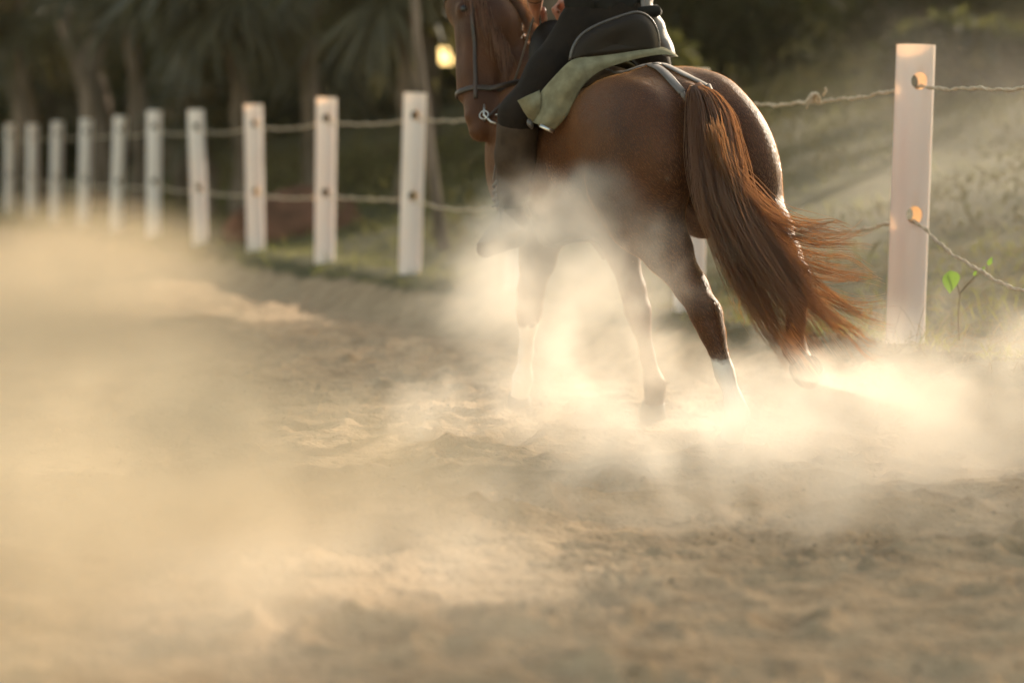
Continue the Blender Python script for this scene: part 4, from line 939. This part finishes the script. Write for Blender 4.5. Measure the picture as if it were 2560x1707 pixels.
# suede half chaps with a fringe of laces down the outside, boots
for kn, an, sg in ((kneeL, ankL, 1), (kneeR, ankR, -1)):
    s = SDF(B0, B1, .011); s.chain([(*(kn.lerp(an, .14)), .086), (*(kn.lerp(an, .40)), .080), (*(kn.lerp(an, .75)), .058), (*(kn.lerp(an, .97)), .050)], .03)
    ch = bake(s, 'half_chap', M['chaps'])
    if sg == 1:
        mb = MB()
        for k in range(4): mb.tube([toL(1243+7*k, 385, 9.93-.01*k), toL(1238+7*k, 420, 9.92), toL(1233+7*k, 452, 9.92)], .0045, 6)
        o = mb.build('lacing', M['strap']); o.data.transform(QI); o.parent = pr2
        mb = MB()
        for st in range(3):
            mb.tube([toL(1238+5*st+7*math.sin(k*1.3+st*2.1), 452+k*3.6, 9.92+.012*math.cos(k*1.3+st*2.1)) for k in range(19)], .0048, 6)
        o = mb.build('braid', M['strap']); o.data.transform(QI); o.parent = pr2
for an, he, to in ((ankL, heelL, toeL), (ankR, heelR, toeR)):
    s = SDF(B0, B1, .009); up = Vector((0, 0, 1)); s.cap(t_(an+up*.05), t_(he+up*.02), .052, .05, .03).chain([(*(he+up*.01), .046), (*(he.lerp(to, .5)+up*.008), .046), (*to, .036)], .03)
    s.cap(t_(he-up*.032), t_(he.lerp(to, .18)-up*.032), .028, .026, .01).chain([(*(he.lerp(to, .3)-up*.026), .026), (*(to-up*.012), .026)], .01)
    bake(s, 'boot', M['boot'])
s = SDF(tuple(hdc-Vector((.2, .2, .2))), tuple(hdc+Vector((.2, .2, .25))), .011); s.ell(t_(hdc+Vector((-.018, 0, .04))), (.108, .088, .105), .02).cap(t_(hdc+Vector((-.07, 0, -.03))), t_(hdc+Vector((-.10, 0, -.16))), .045, .02, .03); bake(s, 'hair', M['hair_dark'])
# stirrups: leather, and a three-sided grey hood round the foot
for sg in (1, -1):
    K = (lambda p: p) if sg == 1 else mir
    top = [sv(1252, 522, .45), sv(1262, 522, .38)]; A = [sv(1190, 612, .54), sv(1312, 574, .41)]; B = [sv(1196, 616, .45), sv(1306, 576, .33)]
    V = [K(v) for v in (top[0], A[0], A[1], top[1], B[0], B[1])]; c = sum(V, Vector())/6; V2 = [c+(v-c)*.93 for v in V]
    mid = (V[1]+V[2])/2
    Fs = [(0, 1, 2), (3, 5, 4), (0, 3, 4, 1), (0, 2, 5, 3)]; F2 = [tuple(6+i for i in f[::-1]) for f in Fs]; F3 = [(1, 4, 10, 7), (4, 5, 11, 10), (5, 2, 8, 11), (2, 1, 7, 8)]
    o = mesh('stirrup_hood', V+V2, Fs+F2+F3, M['hood'], None, smooth=False); o.data.transform(SI); o.parent = sr
    bv = o.modifiers.new('bevel', 'BEVEL'); bv.width = .004; bv.segments = 2
    mb = MB(); mb.tube([V[0], V[0].lerp(mid, .5)+K(Vector((0, .004, 0)))-(K(Vector((0, 0, 0)))), mid], .0035, 6); sm = mb.build('seam', M['bridle']); sm.data.transform(SI); sm.parent = sr
    a = (top[0]+top[1])/2; b = sv(1275, 330, .37); c_2, _ = around(.95, .85, .06)
    mb = MB(); mb.strap([K(a), K(b.lerp(a, .5)), K(b), K(c_2)], K(Vector((0, 1, .1))), .03, .004); o = mb.build('stirrup_leather', M['bridle']); o.data.transform(SI); o.parent = sr
# ------------------------------------------------------------------ bridle
brr = empty('bridle', None, HM @ Matrix.Translation(tuple(pl))); BI = Matrix.Translation(tuple(-pl))
tag(brr, 'brown leather bridle with a steel bit and chin chain on the horse\'s head', 'bridle')
def fin(mb, name, m): o = mb.build(name, m); o.data.transform(BI); o.parent = brr; return o
def headray(t, ang, off):
    c = Vector(H(t, .0)); d = nose*math.cos(ang)+hs*math.sin(ang); h = BV.ray_cast(c+d*.4, -d); p = h[0] if h[0] is not None else c+d*.09
    return p+d*off, d
for t, nm, w in ((.80, 'noseband', .026), (.12, 'browband', .022)):
    q = [headray(t+(.0 if nm == 'noseband' else 0), a, .004) for a in (np.linspace(-math.pi, math.pi, 36) if nm == 'noseband' else np.linspace(-1.6, 1.6, 20))]
    mb = MB(); mb.strap([p for p, d in q], [d for p, d in q], w, .004); fin(mb, nm, M['bridle'])
for sg in (1, -1):
    q = [headray(t, sg*(1.45+.25*(t-.1)), .004) for t in np.linspace(.08, .88, 16)]
    mb = MB(); mb.strap([p for p, d in q], [d for p, d in q], .018, .004); fin(mb, 'cheek_strap', M['bridle'])
    c = Vector(H(.99, -.040, sg*.050)); mb = MB()
    mb.tube([c+(hd*math.cos(a)+nose*math.sin(a))*.019 for a in np.linspace(0, 6.2832, 22)], .0035, 8); mb.tube([c-hd*.05, c, c+hd*.035-nose*.03, c+hd*.05-nose*.065], [.004, .006, .005, .004], 8); fin(mb, 'bit', M['metal'])
    hand = handL if sg == 1 else handR
    mb = MB(); sp = [c+hd*.03, c.lerp(hand, .5)-Vector((0, 0, .05)), hand, hand+Vector((-.03, 0, -.12))]; sp = spline([tuple(v) for v in sp], 24); mb.strap([Vector(v) for v in sp], Vector((0, 1, 0)), .014, .003); fin(mb, 'rein', M['bridle'])
q = [headray(-.0, a, .004) for a in np.linspace(-1.9, 1.9, 10)]
mb = MB()
for k in range(11):
    a = -.9+.18*k; c = Vector(H(1.0, -.085-.02*math.cos(a), .060*math.sin(a)))
    mb.tube([c+(hs*math.cos(b)+(hd if k % 2 else nose)*math.sin(b))*.009 for b in np.linspace(0, 6.2832, 10)], .0034, 6)
fin(mb, 'chin_chain', M['metal'])

# ------------------------------------------------------------------ haze and dust
def volmat(name, col, dens, aniso, noise=None):
    m = bpy.data.materials.new(name); m.use_nodes = True; t = m.node_tree; t.nodes.clear(); N = t.nodes.new; L = t.links.new
    out = N("ShaderNodeOutputMaterial"); v = N("ShaderNodeVolumePrincipled"); v.inputs['Color'].default_value = (*col, 1); v.inputs['Anisotropy'].default_value = aniso
    v.inputs['Density'].default_value = dens; L(v.outputs[0], out.inputs['Volume'])
    if noise:
        sc, lo, hi, edge, off = noise
        tc = N("ShaderNodeTexCoord"); ln = N("ShaderNodeVectorMath"); ln.operation = 'LENGTH'; L(tc.outputs['Object'], ln.inputs[0])
        ge = N("ShaderNodeNewGeometry"); ad = N("ShaderNodeVectorMath"); ad.operation = 'ADD'; ad.inputs[1].default_value = off; L(ge.outputs['Position'], ad.inputs[0])
        nz = N("ShaderNodeTexNoise"); nz.inputs['Scale'].default_value = sc; nz.inputs['Detail'].default_value = 3.0; nz.inputs['Roughness'].default_value = .55; nz.inputs['Distortion'].default_value = .3; L(ad.outputs[0], nz.inputs['Vector'])
        # distance from the middle, ragged by the noise: dense core, torn soft edge
        r2 = N("ShaderNodeMath"); r2.operation = 'MULTIPLY_ADD'; r2.inputs[1].default_value = -edge; L(nz.outputs[0], r2.inputs[0]); L(ln.outputs['Value'], r2.inputs[2])
        e = N("ShaderNodeMapRange"); e.interpolation_type = 'SMOOTHSTEP'; e.inputs[1].default_value = 1-edge*.75; e.inputs[2].default_value = .25-edge*.5; e.inputs[3].default_value = 0; e.inputs[4].default_value = 1; L(r2.outputs[0], e.inputs[0])
        w = N("ShaderNodeMapRange"); w.interpolation_type = 'SMOOTHSTEP'; w.inputs[1].default_value = lo; w.inputs[2].default_value = hi; w.inputs[3].default_value = .06; w.inputs[4].default_value = 1; L(nz.outputs[0], w.inputs[0])
        mu = N("ShaderNodeMath"); mu.operation = 'MULTIPLY'; L(e.outputs[0], mu.inputs[0]); L(w.outputs[0], mu.inputs[1])
        # nothing past the shell itself
        lim = N("ShaderNodeMapRange"); lim.inputs[1].default_value = 1.0; lim.inputs[2].default_value = .85; L(ln.outputs['Value'], lim.inputs[0])
        m3 = N("ShaderNodeMath"); m3.operation = 'MULTIPLY'; L(mu.outputs[0], m3.inputs[0]); L(lim.outputs[0], m3.inputs[1])
        m2 = N("ShaderNodeMath"); m2.operation = 'MULTIPLY'; m2.inputs[1].default_value = dens; L(m3.outputs[0], m2.inputs[0]); L(m2.outputs[0], v.inputs['Density'])
    return m
DUST = (.95, .88, .78)
def ball(nu=32, nv=16):
    V = [(0, 0, 1)]; Fs = []
    for j in range(1, nv):
        for i in range(nu): a = math.pi*j/nv; b = 2*math.pi*i/nu; V.append((math.sin(a)*math.cos(b), math.sin(a)*math.sin(b), math.cos(a)))
    V.append((0, 0, -1)); n = len(V)-1
    for i in range(nu): Fs.append((0, 1+i, 1+(i+1) % nu)); Fs.append((n, n-nu+(i+1) % nu, n-nu+i))
    for j in range(nv-2):
        for i in range(nu): a = 1+j*nu+i; b = 1+j*nu+(i+1) % nu; Fs.append((a, a+nu, b+nu, b))
    return V, Fs
def dust(c, r, dens, label, sc=2.2, lo=.40, hi=.66, edge=.7, rot=0, an=.3, off=(0, 0, 0), col=DUST):
    V, Fs = ball(); o = mesh('dust_cloud', V, Fs, volmat('dust', col, dens, an, (sc, lo, hi, edge, off)))
    o.location = c; o.scale = r; o.rotation_euler = (0, 0, rot); tag(o, label, 'dust', kind='stuff'); return o
DUST_SHADED = (.77, .64, .46)  # darker copy of the dust colour: shade on the dimmer clouds painted in
dust((-3.3, 12.0, .0), (3.2, 7.0, .98), .80, 'wide bank of beige dust rolling over the left half of the arena', sc=1.35, lo=.28, hi=.62, rot=.12, edge=1.0, an=.0, col=DUST_SHADED)
dust((-1.2, 6.4, .05), (1.55, 3.4, .85), 1.05, 'near drift of beige dust at the lower left of the photo', sc=1.7, lo=.28, hi=.62, edge=1.0, an=.0, col=DUST_SHADED)
dust((1.1, 7.75, .0), (2.0, 1.35, .74), 2.2, 'bright billowing dust kicked up behind the hind hooves', sc=2.7, edge=1.0, lo=.38, hi=.64)
dust((1.2, 8.55, .16), (1.05, .50, .46), 1.4, 'dust puff breaking from the sand right at the hind hooves', sc=3.6, edge=.9, lo=.4, hi=.64)
dust((1.02, 8.60, .26), (.46, .22, .28), 4.2, 'small dense puff of dust round the raised hind hoof below the tail', sc=4.0, edge=.8, lo=.35, hi=.62)
dust((2.1, 9.4, .30), (1.2, 1.0, .62), .9, 'thinner sunlit dust drifting to the foot of the near post', sc=2.4, edge=.9)
dust((.20, 9.10, .76), (.62, .40, .50), 5.0, 'dust cloud hanging close against the horse\'s flank and belly', sc=3.0, edge=1.0, lo=.35, hi=.62)
dust(tuple(P(1390, 690, 7.4)), (.66, .60, .46), 1.4, 'thin sunlit dust floating in front of the horse\'s belly and rider\'s boot', sc=2.6, edge=1.1, lo=.40, hi=.66)
dust((.35, 9.5, .14), (1.35, 1.0, .54), 1.9, 'dust under the belly between the legs', sc=2.6, edge=.9)
dust((-.4, 7.8, .0), (2.2, 2.6, .50), .36, 'thin low veil of dust over the sand in the middle', sc=1.6, lo=.34, hi=.66, edge=.8, an=.1, col=DUST_SHADED)
dust((-.3, 5.6, .0), (1.2, 1.4, .46), .65, 'thin low dust over the sand at the bottom edge of the photo', sc=1.9, edge=.9)
dust((-3.6, 17.5, .35), (2.2, 4.4, .8), .35, 'thin dust drifting along the foot of the far posts', sc=.9, lo=.3, hi=.6, col=DUST_SHADED)
dust((.15, 12.6, .45), (1.1, 1.2, .6), .35, 'thin dust between the horse and the fence', sc=1.6, lo=.3, hi=.6)
dust((4.2, 15.5, .9), (4.5, 3.4, 2.1), .055, 'faint sunlit dust over the bank behind the near post', sc=.7, lo=.3, hi=.65, edge=.8)
def grit(n, pos, r, name, label):
    o6 = np.array([(1, 0, 0), (-1, 0, 0), (0, 1, 0), (0, -1, 0), (0, 0, 1), (0, 0, -1.)]); f8 = np.array([(0, 2, 4), (2, 1, 4), (1, 3, 4), (3, 0, 4), (2, 0, 5), (1, 2, 5), (3, 1, 5), (0, 3, 5)])
    V = pos[:, None]+(o6[None]*rng.uniform(.6, 1.3, (n, 6, 1))+rng.normal(0, .2, (n, 6, 3)))*r[:, None, None]
    return tag(mesh(name, V.reshape(-1, 3), (np.arange(n)[:, None, None]*6+f8[None]).reshape(-1, 3), M['clod'], smooth=False), label, 'sand', kind='stuff')
M['clod'] = mat('sand_clod', (.38, .29, .19), (.26, .19, .12), 30, .95)
n = 9000; x = rng.uniform(-1.9, 2.4, n); y = rng.uniform(4.6, 12.5, n); k = (fence_d(x, y) < -.7) & (fbm(x*3, y*3, 2, 50) > .40); x, y = x[k], y[k]; n = len(x); r = .002+.008*rng.random(n)**3
grit(n, np.stack([x, y, ground_z(x, y)+r*.2], 1), r, 'sand_clods', 'small crumbs of sand lying on the churned ridges')
n = 130; pz = np.array([P(rng.uniform(1100, 2300), rng.uniform(350, 1050), rng.uniform(6.5, 9.8)) for _ in range(n)]); grit(n, pz, rng.uniform(.0008, .0022, n), 'flying_grit', 'tiny grains of sand flying in the air behind the horse')
Vb = [(x, y, z) for x in (-80, 80) for y in (-10, 175) for z in (-1.6, 45)]
hz = mesh('haze', Vb, [(0, 1, 3, 2), (4, 6, 7, 5), (0, 4, 5, 1), (2, 3, 7, 6), (0, 2, 6, 4), (1, 5, 7, 3)], volmat('haze', (.95, .84, .60), .00022, .35), smooth=False)
tag(hz, kind='stuff', label='warm dusty evening air over the whole arena', cat='haze')
